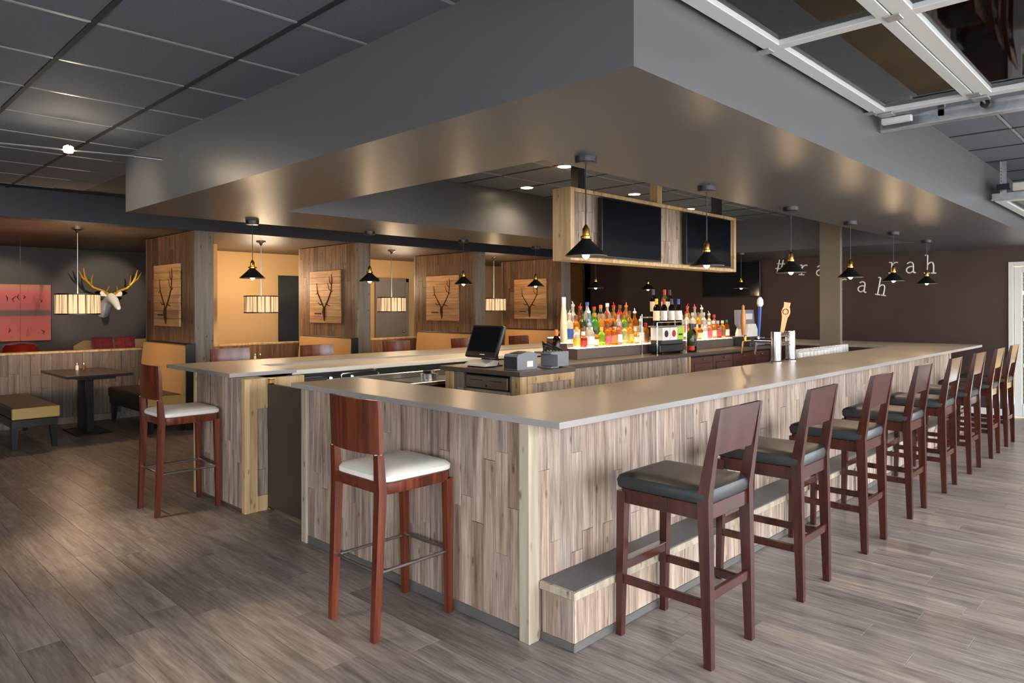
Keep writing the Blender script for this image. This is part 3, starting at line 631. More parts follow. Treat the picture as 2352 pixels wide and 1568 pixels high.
# wine rack between the shelves
def wine_rack():
    og = (7.05, 4.35, BT)
    t = thing('wine_rack', 'small chrome two-level wine rack between the lit shelves', 'rack', og)
    part(MB(og).box(6.71, 7.35, 4.27, 4.40, 1.36, 1.372, .003), 'front_shelf', 'steel', t)
    part(MB(og).box(6.71, 7.35, 4.405, 4.495, 1.46, 1.472, .003), 'rear_shelf', 'steel', t)
    for x in (6.72, 7.34):
        for y in (4.285, 4.485): part(MB(og).tube([(x, y, BT), (x, y, 1.5 if y > 4.4 else 1.41)], .006, 8), 'upright', 'chrome', t)
    part(MB(og).tube([(6.72, 4.285, 1.41), (7.34, 4.285, 1.41)], .004, 6), 'front_rail', 'chrome', t)
    W = 'wine bottles on the chrome rack'
    for i, (x, c, l) in enumerate(((6.785, 'yellow', 'cream'), (6.94, 'red', 'white'), (7.10, 'purple', 'white'), (7.255, 'blue', 'white'))):
        bottle(x, 4.335, 1.372, .30, .038, 'glass_dark_b', c, l, 'foil', 'dark wine bottle with %s foil on the front of the chrome rack' % c, W, name='wine_bottle', labz=(.3, .55))
    for i, (x, c, l) in enumerate(((6.90, 'purple', 'cream'), (7.14, 'red', 'cream'), (7.25, 'black', 'white'))):
        bottle(x, 4.45, 1.472, .31, .038, 'glass_dark_b' if c != 'red' else 'glass_olive_b', c, l, 'foil', 'dark wine bottle with %s foil standing at the rear of the rack' % c, W, name='wine_bottle', labz=(.3, .55))
    for i, (x, c, mk) in enumerate(((6.90, 'white', 'black'), (7.06, 'white', 'red'))):
        og2 = (x, 4.36, 1.205)
        b = thing('gift_box', 'white box with %s mark under the wine rack' % mk, 'box', og2, group='boxes under the wine rack')
        part(MB(og2).box(x - .075, x + .075, 4.28, 4.44, 1.205, 1.352, .003), 'carton', 'paint_white', b)
        part(MB().lathe([(.0, 0), (.04, 0), (.04, .002), (0, .002)], (0, 0, 0), 14).rot(Matrix.Translation((0, -.081, .075)) @ Matrix.Rotation(R(90), 4, 'X')), 'printed_mark', 'paint_' + mk, b)
    og2 = (7.22, 4.36, 1.205)
    b = thing('gift_box', 'lime green box beside the white boxes under the rack', 'box', og2, group='boxes under the wine rack')
    part(MB(og2).box(7.15, 7.30, 4.29, 4.43, 1.205, 1.352, .003), 'carton', 'paint_lime', b)
    part(MB(og2).box(7.18, 7.26, 4.286, 4.29, 1.255, 1.275), 'printed_mark', 'paint_black', b)
    og3 = (7.05, 4.36, BT)
    k = thing('card_printer', 'black receipt printer on the worktop beneath the wine rack', 'printer', og3)
    part(MB(og3).box(6.80, 7.31, 4.295, 4.46, 1.065, 1.16, .012), 'case', 'black_plastic', k)
    part(MB(og3).box(6.84, 7.28, 4.30, 4.45, 1.16, 1.204, .004), 'lid', 'dark_grey_plastic', k)
    part(MB(og3).box(6.84, 6.88, 4.30, 4.44, BT, 1.066).box(7.24, 7.28, 4.30, 4.44, BT, 1.066), 'feet', 'black_matte', k)
    bottle(7.42, 4.27, BT, .33, .046, 'glass_olive_b', 'black', 'red', 'foil', 'dark green sparkling wine bottle with red label on the worktop', W, name='wine_bottle', labz=(.1, .25))
    bottle(7.52, 4.30, BT, .33, .044, 'glass_dark_b', 'purple', 'black', 'foil', 'dark wine bottle beside the sparkling wine on the worktop', W, name='wine_bottle', labz=(.3, .4))
wine_rack()

# ---- registers
def register():
    og = (4.38, 4.62, BT)
    t = thing('touchscreen_register', 'black touchscreen register on the near end of the back bar', 'register', og)
    def tilt(mb, st=0): return mb.rot(Matrix.Translation((-.03, 0, .10)) @ Matrix.Rotation(R(22), 4, 'Y'), st)
    part(tilt(MB().box(-.02, .02, -.20, .20, -.02, .285, .008)), 'screen_housing', 'black_plastic', t)
    sp = part(tilt(MB().box(-.0225, -.0195, -.175, .175, .03, .265)), 'screen', 'screen', t, smooth=False)
    part(tilt(MB().box(-.0235, -.0205, -.03, .0, .000, .008).box(-.0235, -.0205, -.06, -.034, .000, .008)), 'badge', 'paint_white', t, label='small white maker badge', smooth=False)
    part(MB().prism([(-.13, .012), (.02, .012), (.05, .055), (-.02, .065), (-.12, .03)], 'y', -.15, .12), 'base_tray', 'white_plastic', t)
    part(MB().box(-.10, .14, -.11, .11, 0, .014, .004).prism([(.02, .01), (.14, .01), (.10, .25), (.06, .25)], 'y', -.06, .06), 'stand', 'black_plastic', t)
    og = (4.42, 4.20, BT)
    p = thing('receipt_printer', 'grey receipt printer beside the touchscreen register', 'printer', og)
    part(MB().prism([(-.12, 0), (.13, 0), (.13, .13), (.06, .15), (-.11, .13), (-.12, .11)], 'y', -.08, .08), 'case', 'grey_plastic', p)
    part(MB().box(-.125, -.118, -.078, .078, .005, .11, .002), 'front_panel', 'dark_grey_plastic', p)
    part(MB().prism([(-.08, .137), (.02, .149), (.02, .152), (-.08, .14)], 'y', -.05, .05), 'paper_slot', 'black_plastic', p)
    part(MB().box(.0, .075, -.0815, -.079, .02, .07), 'sticker', 'paper', p, smooth=False)
    og = (4.74, 4.13, BT)
    q = thing('card_reader', 'grey hooded machine with black cables on top of the cabinet', 'printer', og)
    part(MB().box(-.11, .0, -.10, .10, .0, .012, .003).prism([(-.02, .012), (.13, .012), (.13, .14), (-.11, .14), (-.11, .125), (-.02, .115)], 'y', -.10, .10), 'hood', 'grey_plastic', q)
    part(MB().box(-.005, .0, -.08, .08, .02, .10), 'inner_panel', 'dark_grey_plastic', q)
    cb = MB()
    for k in range(6):
        a = k * 1.1; cb.tube([(-.16 + .03 * k, -.05 + .02 * k, .145), (-.08 + .02 * math.cos(a), .02 * math.sin(a), .19 + .02 * (k % 3)), (.0 + .02 * k, .05 - .02 * k, .143)], .006, 6)
    part(cb, 'cable_bundle', 'black_plastic', q)
    og = (9.14, 4.42, BT)
    r = thing('touchscreen_register', 'grey-backed register seen from behind at the far end of the back bar', 'register', og)
    part(MB().box(-.17, .27, -.15, .20, 0, .125, .006), 'printer_box', 'dark_grey_plastic', r)
    part(MB().box(.0, .27, -.152, -.148, .01, .115, .001), 'side_panel', 'grey_plastic', r)
    part(MB().prism([(-.2, .13), (.12, .13), (.15, .17), (.06, .30), (-.12, .30), (-.2, .17)], 'y', -.12, .05), 'stand', 'white_plastic', r)
    part(MB().prism([(-.27, .49), (.20, .49), (.24, .30), (.12, .20), (-.12, .20), (-.26, .30)], 'y', -.02, .03), 'screen_housing', 'grey_plastic', r)
    part(MB().box(-.12, .12, -.045, -.018, .36, .44, .004), 'rear_cover', 'white_plastic', r)
register()

# ---- beer taps
def taps():
    og = (6.5, 2.77, CT)
    t = thing('beer_tower', 'chrome H-shaped beer tower with three handles on the bar top', 'beer tap', og)
    for x in (-.16, .16):
        part(MB().lathe([(.058, 0), (.058, .012), (.046, .02), (.046, .285), (.042, .29)], (x, 0, 0), 24), 'column', 'chrome', t)
    for z in (.17, .255): part(MB().tube([(-.15, 0, z), (.15, 0, z)], .022, 14), 'cross_tube', 'chrome', t)
    part(MB().tube([(-.15, .0, .20), (-.17, .20, .20)], .022, 14), 'cross_tube', 'chrome', t)
    for i, (x, y) in enumerate(((-.18, .26), (-.17, .13), (.03, .05))):
        f = part(MB().tube([(x + .02, y - .02, .20), (x, y + .05, .19), (x - .01, y + .06, .11), (x - .012, y + .062, .07)], [.013, .013, .010, .006], 10).lathe([(.012, .19), (.014, .235), (.009, .25)], (x, y + .03, 0), 10), 'faucet', 'brass' if i == 0 else 'chrome', t)
    # handles: turned wood, white-topped blue paddle, flat wooden paddle
    part(MB().lathe([(.010, .245), (.016, .28), (.022, .33), (.026, .40), (.020, .47), (.012, .495), (.014, .52), (.006, .535)], (-.20, .30, 0), 12), 'tap_handle', 'tap_amber', t, label='turned amber wooden tap handle')
    h2 = part(MB().post([(-.17, .16, .25), (-.16, .16, .36), (-.145, .16, .52)], [(.02, .015), (.024, .018), (.03, .02)]), 'tap_handle', 'paint_blue', t, label='blue tap handle with white figure on top')
    part(MB().lathe([(.018, .52), (.03, .54), (.028, .58), (.014, .605), (.004, .61)], (-.142, .16, 0), 12), 'handle_top', 'paint_white', h2)
    h3 = part(MB().prism([(-.016, .26), (.016, .26), (.028, .42), (.040, .45), (.044, .475), (.036, .51), (.03, .52), (.034, .565), (-.026, .565), (-.022, .52), (-.03, .505), (-.036, .475), (-.03, .45), (-.022, .42)], 'y', .07, .09).rot(Matrix.Translation((.05, .08, 0)) @ Matrix.Rotation(R(-55), 4, 'Z') @ Matrix.Translation((0, -.08, 0)) @ Matrix.Rotation(R(9), 4, 'Y')), 'tap_handle', 'art_plank', t, label='flat pale wooden tap handle with round emblem')
    part(MB().lathe([(.022, 0), (.028, 0), (.028, .003), (.022, .003)], (0, 0, 0), 18, caps=False).rot(Matrix.Translation((.05, .08, 0)) @ Matrix.Rotation(R(-55), 4, 'Z') @ Matrix.Translation((.075, -.012, .470)) @ Matrix.Rotation(R(90), 4, 'X')), 'round_emblem', 'ink', h3)
taps()
# ---- upturned glasses behind the counter
gm = MB().lathe([(.036, .0), (.030, .135), (.0, .135)], n=12, caps=False).mesh('drinking_glass', 'tumbler_glass')
og = (8.6, 3.1, .93)
t = thing('glass_rack', 'steel shelf carrying rows of upturned glasses behind the bar', 'shelf', og)
part(MB(og).box(7.35, 9.6, 2.95, 3.28, .95, .965, .003), 'shelf_plate', 'steel', t)
for (x0, n, y, rw) in ((7.45, 9, 3.0, 'front'), (7.75, 13, 3.11, 'middle'), (7.9, 17, 3.22, 'back')):
    for i in range(n):
        o = link('drinking_glass', gm, None, (x0 + i * .098, y, .966), (0, 0, 0))
        tag(o, 'clear upturned glass, %s from left in the %s row behind the bar' % (ORD[i], rw), 'glass', 'upturned glasses behind the bar')

# ---- overhead screen surround
def tv_surround():
    og = (4.85, 4.0, 2.0)
    t = thing('screen_surround', 'pale timber box hanging above the back bar with two screens', 'frame', og)
    part(MB(og).box(4.88, 7.98, 4.03, 4.18, 2.04, 2.63), 'core', 'riser_brown', t, smooth=False)
    part(MB(og).box(4.85, 4.90, 3.985, 4.2, 2.005, 2.66, .003), 'side_board', 'light_wood', t)
    part(MB(og).box(7.95, 8.0, 3.985, 4.2, 2.005, 2.66, .003), 'side_board', 'light_wood', t)
    part(MB(og).box(4.90, 7.95, 3.985, 4.2, 2.005, 2.04, .003), 'bottom_board', 'light_wood', t)
    part(MB(og).box(4.90, 7.95, 3.985, 4.2, 2.625, 2.66, .003), 'top_board', 'light_wood', t)
    plank_panel(t, og, (4.90, 4.03), (7.95, 4.03), 2.04, 2.625, .098, .014, 'barn_plank', 61, lens=(.4, .6), face=-1)
    for x in (5.1, 6.42, 7.74):
        part(MB(og).box(x - .05, x + .05, 4.06, 4.15, 2.66, HC, .003), 'hanger_post', 'light_wood' if x == 6.42 else 'dark_bronze', t)
    for x0, lab in ((5.24, 'large black screen at the left end of the timber surround'), (6.75, 'large black screen at the right end of the timber surround')):
        o = (x0 + .5, 3.95, 2.03)
        s = thing('television', lab, 'television', o, group='screens above the back bar')
        part(MB(o).box(x0, x0 + 1.005, 3.93, 3.975, 2.045, 2.605, .004), 'bezel', 'black_plastic', s)
        part(MB(o).box(x0 + .012, x0 + .993, 3.928, 3.931, 2.06, 2.593), 'screen', 'screen', s, smooth=False)
        part(MB(o).box(x0 + .3, x0 + .7, 3.975, 4.012, 2.15, 2.5), 'wall_mount', 'black_matte', s, smooth=False)
tv_surround()
o = (12.05, 6.1, 1.75)
s = thing('television', 'black screen mounted on the maroon end wall', 'television', o)
part(MB(o).box(12.03, 12.07, 5.54, 6.68, 1.76, 2.40, .004), 'bezel', 'black_plastic', s)
part(MB(o).box(12.027, 12.031, 5.56, 6.66, 1.78, 2.385), 'screen', 'screen', s, smooth=False)
part(MB(o).box(12.07, 12.1, 5.9, 6.3, 1.95, 2.2), 'wall_mount', 'black_matte', s, smooth=False)

# ---- pendants
def pendant_proto():
    t = thing('cone_pendant', 'x', 'pendant lamp', (0, 0, 0), group='black cone pendants under the soffit')
    part(MB().lathe([(.062, HS), (.062, HS - .03), (.055, HS - .036), (.0, HS - .037)], n=24, caps=False), 'canopy', 'dark_bronze', t)
    part(MB().tube([(0, 0, HS - .03), (0, 0, 2.035)], .004, 6), 'cord', 'black_plastic', t)
    part(MB().lathe([(.006, 2.045), (.014, 2.03), (.02, 2.02), (.02, 1.985), (.026, 1.98), (.026, 1.965), (.018, 1.955)], n=16), 'socket', 'brass', t)
    for s in (-1, 1): part(MB().tube([(s * .02, 0, 1.972), (s * .042, 0, 1.972)], .006, 8), 'thumb_screw', 'brass', t)
    part(MB().lathe([(.026, 1.966), (.032, 1.955), (.118, 1.872), (.118, 1.868), (.114, 1.870), (.028, 1.952)], n=32, caps=False), 'shade', 'black_metal', t)
    part(MB().lathe([(.010, 1.955), (.012, 1.92), (.022, 1.885), (.020, 1.868), (.010, 1.856), (.002, 1.853)], n=12), 'bulb', 'bulb', t)
    return t
PE = 10.5
pend = pendant_proto()
PX = [3.09, 4.44, 5.86, 7.28, 8.66, 10.03]
firstp = True
def place_pendant(x, y, lab):
    global firstp
    if firstp: pend.location = (x, y, 0); pend['label'] = lab; firstp = False
    else: dup(pend, (x, y, 0), 0, lab)
    lamp('POINT', (x, y, 1.845), PE, WARM, .02)
for i, x in enumerate(PX): place_pendant(x, 2.43, 'black cone pendant, %s from the camera over the bar run with dark stools' % ORD[i])
for i, x in enumerate([3.10, 4.44, 5.82, 7.15, 8.5, 9.92]): place_pendant(x, 6.50, 'black cone pendant, %s from left over the bar run beside the booths' % ORD[i])
place_pendant(10.3, 5.05, 'black cone pendant hanging in front of the wall screen')

# ---- recessed downlights inside the soffit opening
for i, (x, y, lab) in enumerate(((5.11, 4.27, 'recessed ceiling downlight nearest the camera, above the timber surround'), (5.72, 5.33, 'recessed ceiling downlight left of the timber surround'), (6.95, 4.74, 'recessed ceiling downlight just above the middle of the timber surround'), (8.54, 4.93, 'recessed ceiling downlight above the right screen'))):
    t = thing('downlight', lab, 'downlight', (x, y, HC), group='recessed downlights')
    part(MB().lathe([(.085, -.003), (.085, .0), (.07, .0), (.068, -.008)], n=20, caps=False), 'trim_ring', 'white_paint', t)
    part(MB().lathe([(.0, -.004), (.068, -.004), (.068, -.008), (.0, -.008)], n=20, caps=False), 'lens', 'downlight_glow', t)
    lamp('SPOT', (x, y, HC - .03), 75 if i == 1 else 130, WARM2, .10, spot=R(150), aim=(x, y, 0), blend=.9)

# ================================================================== STOOLS
def stool_dark():
    """front towards +y, origin on the floor at the centre of the feet"""
    t = thing('bar_stool', 'x', 'bar stool', group='dark seated bar stools along the bar')
    for s in (-1, 1):
        part(MB().post([(s * .195, -.235, 0), (s * .195, -.225, .40), (s * .195, -.215, .74), (s * .195, -.245, .92), (s * .193, -.285, 1.142)], [(.034, .036), (.040, .048), (.042, .056), (.036, .044), (.024, .024)]), 'rear_leg', 'red_brown', t)
        part(MB().post([(s * .195, .238, 0), (s * .190, .222, .70)], [(.032, .032), (.046, .046)]), 'front_leg', 'red_brown', t)
        part(MB().box(s * .193 - .011, s * .193 + .011, -.21, .22, .255, .295, .003), 'side_stretcher', 'red_brown', t)
        part(MB().box(s * .193 - .013, s * .193 + .013, -.20, .215, .645, .715, .003), 'side_apron', 'red_brown', t)
    part(MB().box(-.18, .18, .215, .24, .645, .715, .003), 'front_apron', 'red_brown', t)
    part(MB().box(-.18, .18, -.232, -.205, .645, .715, .003), 'rear_apron', 'red_brown', t)
    part(MB().box(-.175, .175, -.24, -.218, .29, .335, .003), 'rear_stretcher', 'red_brown', t)
    fr = part(MB().box(-.175, .175, .213, .243, .315, .36, .003), 'front_stretcher', 'red_brown', t)
    part(MB().box(-.17, .17, .208, .248, .36, .366, .002).box(-.17, .17, .243, .248, .335, .36, .001), 'metal_foot_plate', 'steel', fr)
    # back panel, leaning
    part(MB().loft([[(-.180, -.262, .935), (.180, -.262, .935), (.180, -.243, .935), (-.180, -.243, .935)], [(-.192, -.296, 1.142), (.192, -.296, 1.142), (.192, -.276, 1.142), (-.192, -.276, 1.142)]]), 'back_panel', 'red_brown', t)
    rings = []
    for z, e in ((.716, -.006), (.722, .0), (.755, .004), (.775, -.004), (.787, -.025), (.792, -.07)):
        a, b0, b1, r = .215 + e, -.235 - e, .245 + e, .02; ring = []
        for cx, cyy, q in ((a - r, b1 - r, 0), (-a + r, b1 - r, 90), (-a + r, b0 + r, 180), (a - r, b0 + r, 270)):
            for k in (0, 45, 90): ring.append((cx + r * math.cos(R(q + k)), cyy + r * math.sin(R(q + k)), z))
        rings.append(ring)
    part(MB().loft(rings), 'seat_cushion', 'dark_vinyl', t)
    return t
def stool_white():
    t = thing('bar_stool', 'x', 'bar stool', group='white seated bar stools')
    for s in (-1, 1):
        part(MB().post([(s * .185, -.235, 0), (s * .188, -.215, .45), (s * .190, -.205, .70), (s * .190, -.215, .885)], [(.034, .034), (.040, .042), (.042, .046), (.036, .036)]), 'rear_leg', 'mahogany', t)
        part(MB().post([(s * .185, .225, 0), (s * .186, .215, .70)], [(.032, .032), (.042, .042)]), 'front_leg', 'mahogany', t)
        part(MB().tube([(s * .185, -.21, .32), (s * .185, .21, .32)], .0085, 10), 'foot_rod', 'steel', t)
        part(MB().lathe([(.024, 0), (.024, .004)], (s * .19, -.215, .884), 4), 'joint_plate', 'steel', t)
    for y in (-.222, .218): part(MB().tube([(-.18, y, .33), (.18, y, .33)], .0085, 10), 'foot_rod', 'steel', t)
    # wooden seat rim
    def ring(z, e, r=.06):
        a, b0, b1 = .212 + e, -.205 - e, .238 + e; o = []
        for cx, cyy, q in ((a - r, b1 - r, 0), (-a + r, b1 - r, 90), (-a + r, b0 + r, 180), (a - r, b0 + r, 270)):
            for k in (0, 22.5, 45, 67.5, 90): o.append((cx + r * math.cos(R(q + k)), cyy + r * math.sin(R(q + k)), z))
        return o
    part(MB().loft([ring(.69, -.004), ring(.70, 0), ring(.742, 0), ring(.745, -.003)]), 'seat_rim', 'mahogany', t)
    part(MB().loft([ring(.745, -.006), ring(.752, .004), ring(.775, .005), ring(.79, -.01), ring(.80, -.045), ring(.804, -.10, .03)]), 'seat_cushion', 'white_vinyl', t)
    # curved back
    N = 10; rg = []
    for z, off, th in ((.886, .012, .02), (.96, .012, .024), (1.06, .008, .022), (1.146, .0, .016)):
        o = []
        for k in range(N + 1):
            u = -1 + 2 * k / N; o.append((u * .212, -.228 - .03 * (1 - u * u) + off - th / 2, z))
        for k in range(N, -1, -1):
            u = -1 + 2 * k / N; o.append((u * .212, -.228 - .03 * (1 - u * u) + off + th / 2, z))
        rg.append(o)
    part(MB().loft(rg), 'back_panel', 'mahogany', t)
    return t
sd = stool_dark()
SX = [3.0, 3.985, 5.0, 6.02, 7.02, 7.96, 8.90, 9.75]
POSN = ['nearest the camera', 'second from the camera', 'third from the camera', 'fourth from the camera', 'fifth from the camera', 'sixth from the camera', 'second from the glass door', 'nearest the glass door']
for i, x in enumerate(SX):
    lab = 'red-brown bar stool with dark vinyl seat, %s in the long row' % POSN[i]
    rz = rnd.uniform(-.02, .02)
    if i == 0: sd.location = (x, 1.762, 0); sd['label'] = lab
    else: dup(sd, (x, 1.762 + rnd.uniform(-.006, .004), 0), rz, lab)
sw = stool_white()
sw.location = (2.165, 2.975, 0); sw.rotation_euler = (0, 0, R(-90)); sw['label'] = 'mahogany bar stool with white seat at the near end of the bar'
dup(sw, (2.165, 5.81, 0), R(-90), 'mahogany bar stool with white seat left of the brown gate')
for i, x in enumerate((3.30, 4.34, 5.50, 6.65, 7.8, 8.9)):
    dup(sw, (x, 7.22, 0), R(180), 'mahogany bar stool, %s from left, its back rising behind the left bar top' % ORD[i])

# ================================================================== BOOTHS
CX = [3.69, 6.18, 8.70, 11.17]
def booth_partition(i, x):
    og = (x, YB, 0)
    t = thing('booth_partition', 'plank-clad booth partition with grey post, %s from left' % ORD[i], 'partition', og, group='booth partitions')
    part(MB(og).box(x, x + .25, YB + .001, YB + .06, 0, HB, .003), 'front_post', 'grey_post', t)
    part(MB(og).box(x + .02, x + .23, YB + .06, 11.2, 0, HB), 'core', 'riser_brown', t, smooth=False)
    plank_panel(t, og, (x + .02, YB + .06), (x + .02, 11.15), .0, HB, .11, .018, 'booth_plank', 70 + i, lens=(.7, 1.0, 1.3), face=1)
    part(MB(og).box(x, x + .03, 11.15, 11.2, 0, HB), 'corner_trim', 'grey_post', t)
    # antler picture on boards
    o2 = (x - .02, 10.3, 1.33)
    a = thing('antler_picture', 'antler drawing on pale boards, hung on the %s booth partition from left' % ORD[i], 'picture', o2, group='antler pictures on the partitions')
    n = 8; h = .86 / n
    for k in range(n):
        link('board', plank_mesh(h - .003, .028 + .002 * (k % 2), .94, 'art_plank'), a, (.0, .0, h * (k + .5)), (R(90), R(0), R(90))).rotation_euler = Matrix(((0, 1, 0), (0, 0, 1), (1, 0, 0))).to_euler()
    dr = MB()
    def S(pts, r): dr.tube([(-.0175, p[0], p[1]) for p in pts], r, 5)
    # main beams: local y to the left in the photo is +
    S([(.02, .26), (.10, .36), (.21, .50), (.24, .66)], [.012, .011, .009, .004]); S([(-.02, .26), (-.12, .38), (-.21, .52), (-.235, .70), (-.22, .80)], [.012, .012, .010, .008, .004])
    S([(.06, .31), (.14, .30), (.19, .34)], [.010, .008, .004]); S([(-.06, .31), (-.13, .29), (-.18, .28)], [.010, .008, .004])
    S([(.21, .50), (.27, .47)], [.007, .003]); S([(-.21, .52), (-.14, .56), (-.10, .66)], [.007, .006, .003]); S([(-.2, .5), (-.27, .53)], [.007, .003])
    S([(-.225, .62), (-.16, .68), (-.15, .76)], [.009, .006, .003])
    S([(0, .27), (.0, .18), (-.005, .10), (0, .03)], [.022, .034, .022, .006])
    S([(.30, .155), (.10, .155)], .010)
    part(dr, 'antler_drawing', 'ink', a, label='dark antler and skull drawing')
for i, x in enumerate(CX): booth_partition(i, x)
def half_wall(i, x0, x1):
    og = ((x0 + x1) / 2, 11.1, 0)
    t = thing('booth_half_wall', 'low plank wall with pale cap behind the %s booth from left' % ORD[i], 'low wall', og, group='low walls behind the booths')
    part(MB(og).box(x0, x1, 11.12, 11.22, 0, .97), 'core', 'riser_brown', t, smooth=False)
    plank_panel(t, og, (x0, 11.12), (x1, 11.12), .09, .97, .12, .018, 'grey_plank' if i == 0 else 'booth_plank', 80 + i, lens=(.6, .9), face=-1)
    part(MB(og).box(x0, x1, 11.09, 11.26, .97, 1.0, .003), 'cap', 'light_wood', t)
    part(MB(og).box(x0, x1, 11.095, 11.12, 0, .09, .003), 'kick_board', 'grey_post', t)
half_wall(0, 1.0, CX[0]); half_wall(1, CX[0] + .25, CX[1]); half_wall(2, CX[1] + .25, CX[2]); half_wall(3, CX[2] + .25, CX[3])

def bench(x, lab, side, back=True):
    """seat bench along y; side=-1: back on the +x side, sitter faces -x"""
    y0, y1 = 9.36, 10.95; s = side
    og = (x, (y0 + y1) / 2, 0)
    t = thing('booth_bench', lab, 'bench', og, group='upholstered booth benches')
    def bx(a0, a1, *r, c=0.): lo, hi = sorted((x + s * a0, x + s * a1)); return MB(og).box(lo, hi, *r, c)
    part(bx(0.10, .56, y0, y1, .34, .475, c=.02), 'seat_cushion', 'brown_vinyl', t)
    part(bx(0.10, .56, y0 - .004, y0 + .02, .345, .47, c=.008), 'seat_end', 'olive_vinyl', t, label='olive end panel of the seat')
    part(bx(0.10, .54, y0 + .01, y1, .25, .34, c=.004), 'seat_frame', 'black_plastic', t)
    for yy in (y0 + .05, y1 - .1):
        for a in (.13, .50): part(MB(og).post([(x + s * (a + (.015 if a > .3 else 0)), yy, 0), (x + s * a, yy, .26)], [(.045, .045), (.065, .065)]), 'leg', 'black_plastic', t)
    if back:
        lo = [(x + s * .13, y0 + .01), (x + s * .13, y1)]
        r0 = [(x + s * .16, y0 + .01, .46), (x + s * .16, y1, .46), (x + s * .09, y1, .46), (x + s * .09, y0 + .01, .46)]
        r1 = [(x + s * .09, y0 + .01, 1.09), (x + s * .09, y1, 1.09), (x + s * .03, y1, 1.10), (x + s * .03, y0 + .01, 1.10)]
        part(MB(og).loft([r0, r1]), 'backrest', 'tan_vinyl', t)
        part(bx(-.02, .10, y0 - .012, y0 + .012, .0, 1.115, c=.004), 'end_panel', 'black_plastic', t)
        part(bx(-.02, .045, y0, y1, 1.085, 1.115, c=.006), 'top_rail', 'black_plastic', t)
bench(CX[0] - .025, 'booth bench with tan back and dark seat against the first partition', -1)
bench(CX[1] - .025, 'booth bench with tan back against the second partition', -1)
bench(CX[2] - .025, 'booth bench with tan back against the third partition', -1)
bench(CX[3] - .025, 'booth bench with tan back against the fourth partition', -1)
bench(1.60, 'dark booth bench with olive end at the far left', 1, back=False)
def booth_table(x, lab):
    og = (x, 10.25, 0)
    t = thing('booth_table', lab, 'table', og, group='booth tables')
    part(MB().box(-.37, .37, -.62, .62, .735, .765, .005), 'tabletop', 'dark_table', t)
    part(MB().box(-.2, .2, -.50, .5, .70, .735, .003), 'support_frame', 'black_plastic', t)
    for y in (-.12, .22): part(MB().box(-.04, .04, y - .04, y + .04, .01, .70, .004), 'pedestal', 'black_plastic', t)
    part(MB().box(-.20, .20, -.36, .30, 0, .015, .004), 'base_plate', 'black_plastic', t)
    for k, (dx, dy) in enumerate(((-.03, .30), (.04, .27))):
        o2 = (x + dx, 10.25 + dy, .765)
        s = thing('shaker', ('white salt' if k == 0 else 'dark pepper') + ' shaker on the ' + lab.split(' ', 1)[1], 'shaker', o2, group='table shakers')
        part(MB().lathe([(.016, 0), (.02, .005), (.018, .06), (.015, .07)], n=12), 'jar', 'paint_white' if k == 0 else 'paint_brown', s)
        part(MB().lathe([(.017, .068), (.018, .085), (.01, .096), (.001, .098)], n=12), 'lid', 'steel', s)
booth_table(2.66, 'dark table in the booth nearest the left edge')
booth_table(5.1, 'dark table in the booth behind the tan wall opening')
booth_table(7.65, 'dark table in the booth in front of the grey door')

def drum_lamp(x, y, lab):
    t = thing('drum_pendant', lab, 'pendant lamp', (x, y, 0), group='striped drum pendants over the booth tables')
    part(MB().lathe([(.07, HB + .009), (.07, HB - .012), (.03, HB - .03), (.012, HB - .06)], n=20), 'canopy', 'chrome', t)
    part(MB().tube([(0, 0, HB - .05), (0, 0, 1.76)], .008, 8), 'stem', 'steel', t)
    sh = part(MB().lathe([(.25, 1.515), (.25, 1.755)], n=40, caps=False), 'shade', 'cord_shade', t)
    for z in (1.51, 1.76): part(MB().lathe([(.246, z - .008), (.254, z - .008), (.254, z + .008), (.246, z + .008), (.246, z - .008)], n=40, caps=False), 'rim', 'dark_table', t)
    part(MB().tube([(-.25, 0, 1.76), (.25, 0, 1.76)], .005, 6).tube([(0, -.25, 1.76), (0, .25, 1.76)], .005, 6), 'spider', 'steel', t)
    part(MB().lathe([(.02, 1.69), (.035, 1.65), (.03, 1.61), (.004, 1.60)], n=12), 'bulb', 'bulb', t)
    lamp('POINT', (x, y, 1.58), 26, WARM, .06); lamp('POINT', (x, y, 1.80), 16, WARM, .06)
drum_lamp(2.55, 10.2, 'striped drum pendant beside the deer head')
drum_lamp(5.05, 10.3, 'striped drum pendant in front of the bright tan wall')
drum_lamp(7.50, 10.3, 'striped drum pendant in front of the grey door')
drum_lamp(10.1, 10.35, 'striped drum pendant, smallest, between the last two partitions')
lamp('POINT', (5.7, 11.5, 2.0), 42, WARM2, .3); lamp('POINT', (8.6, 11.5, 2.0), 24, WARM2, .3)  # extra lamps without fixtures, added to brighten the tan wall area

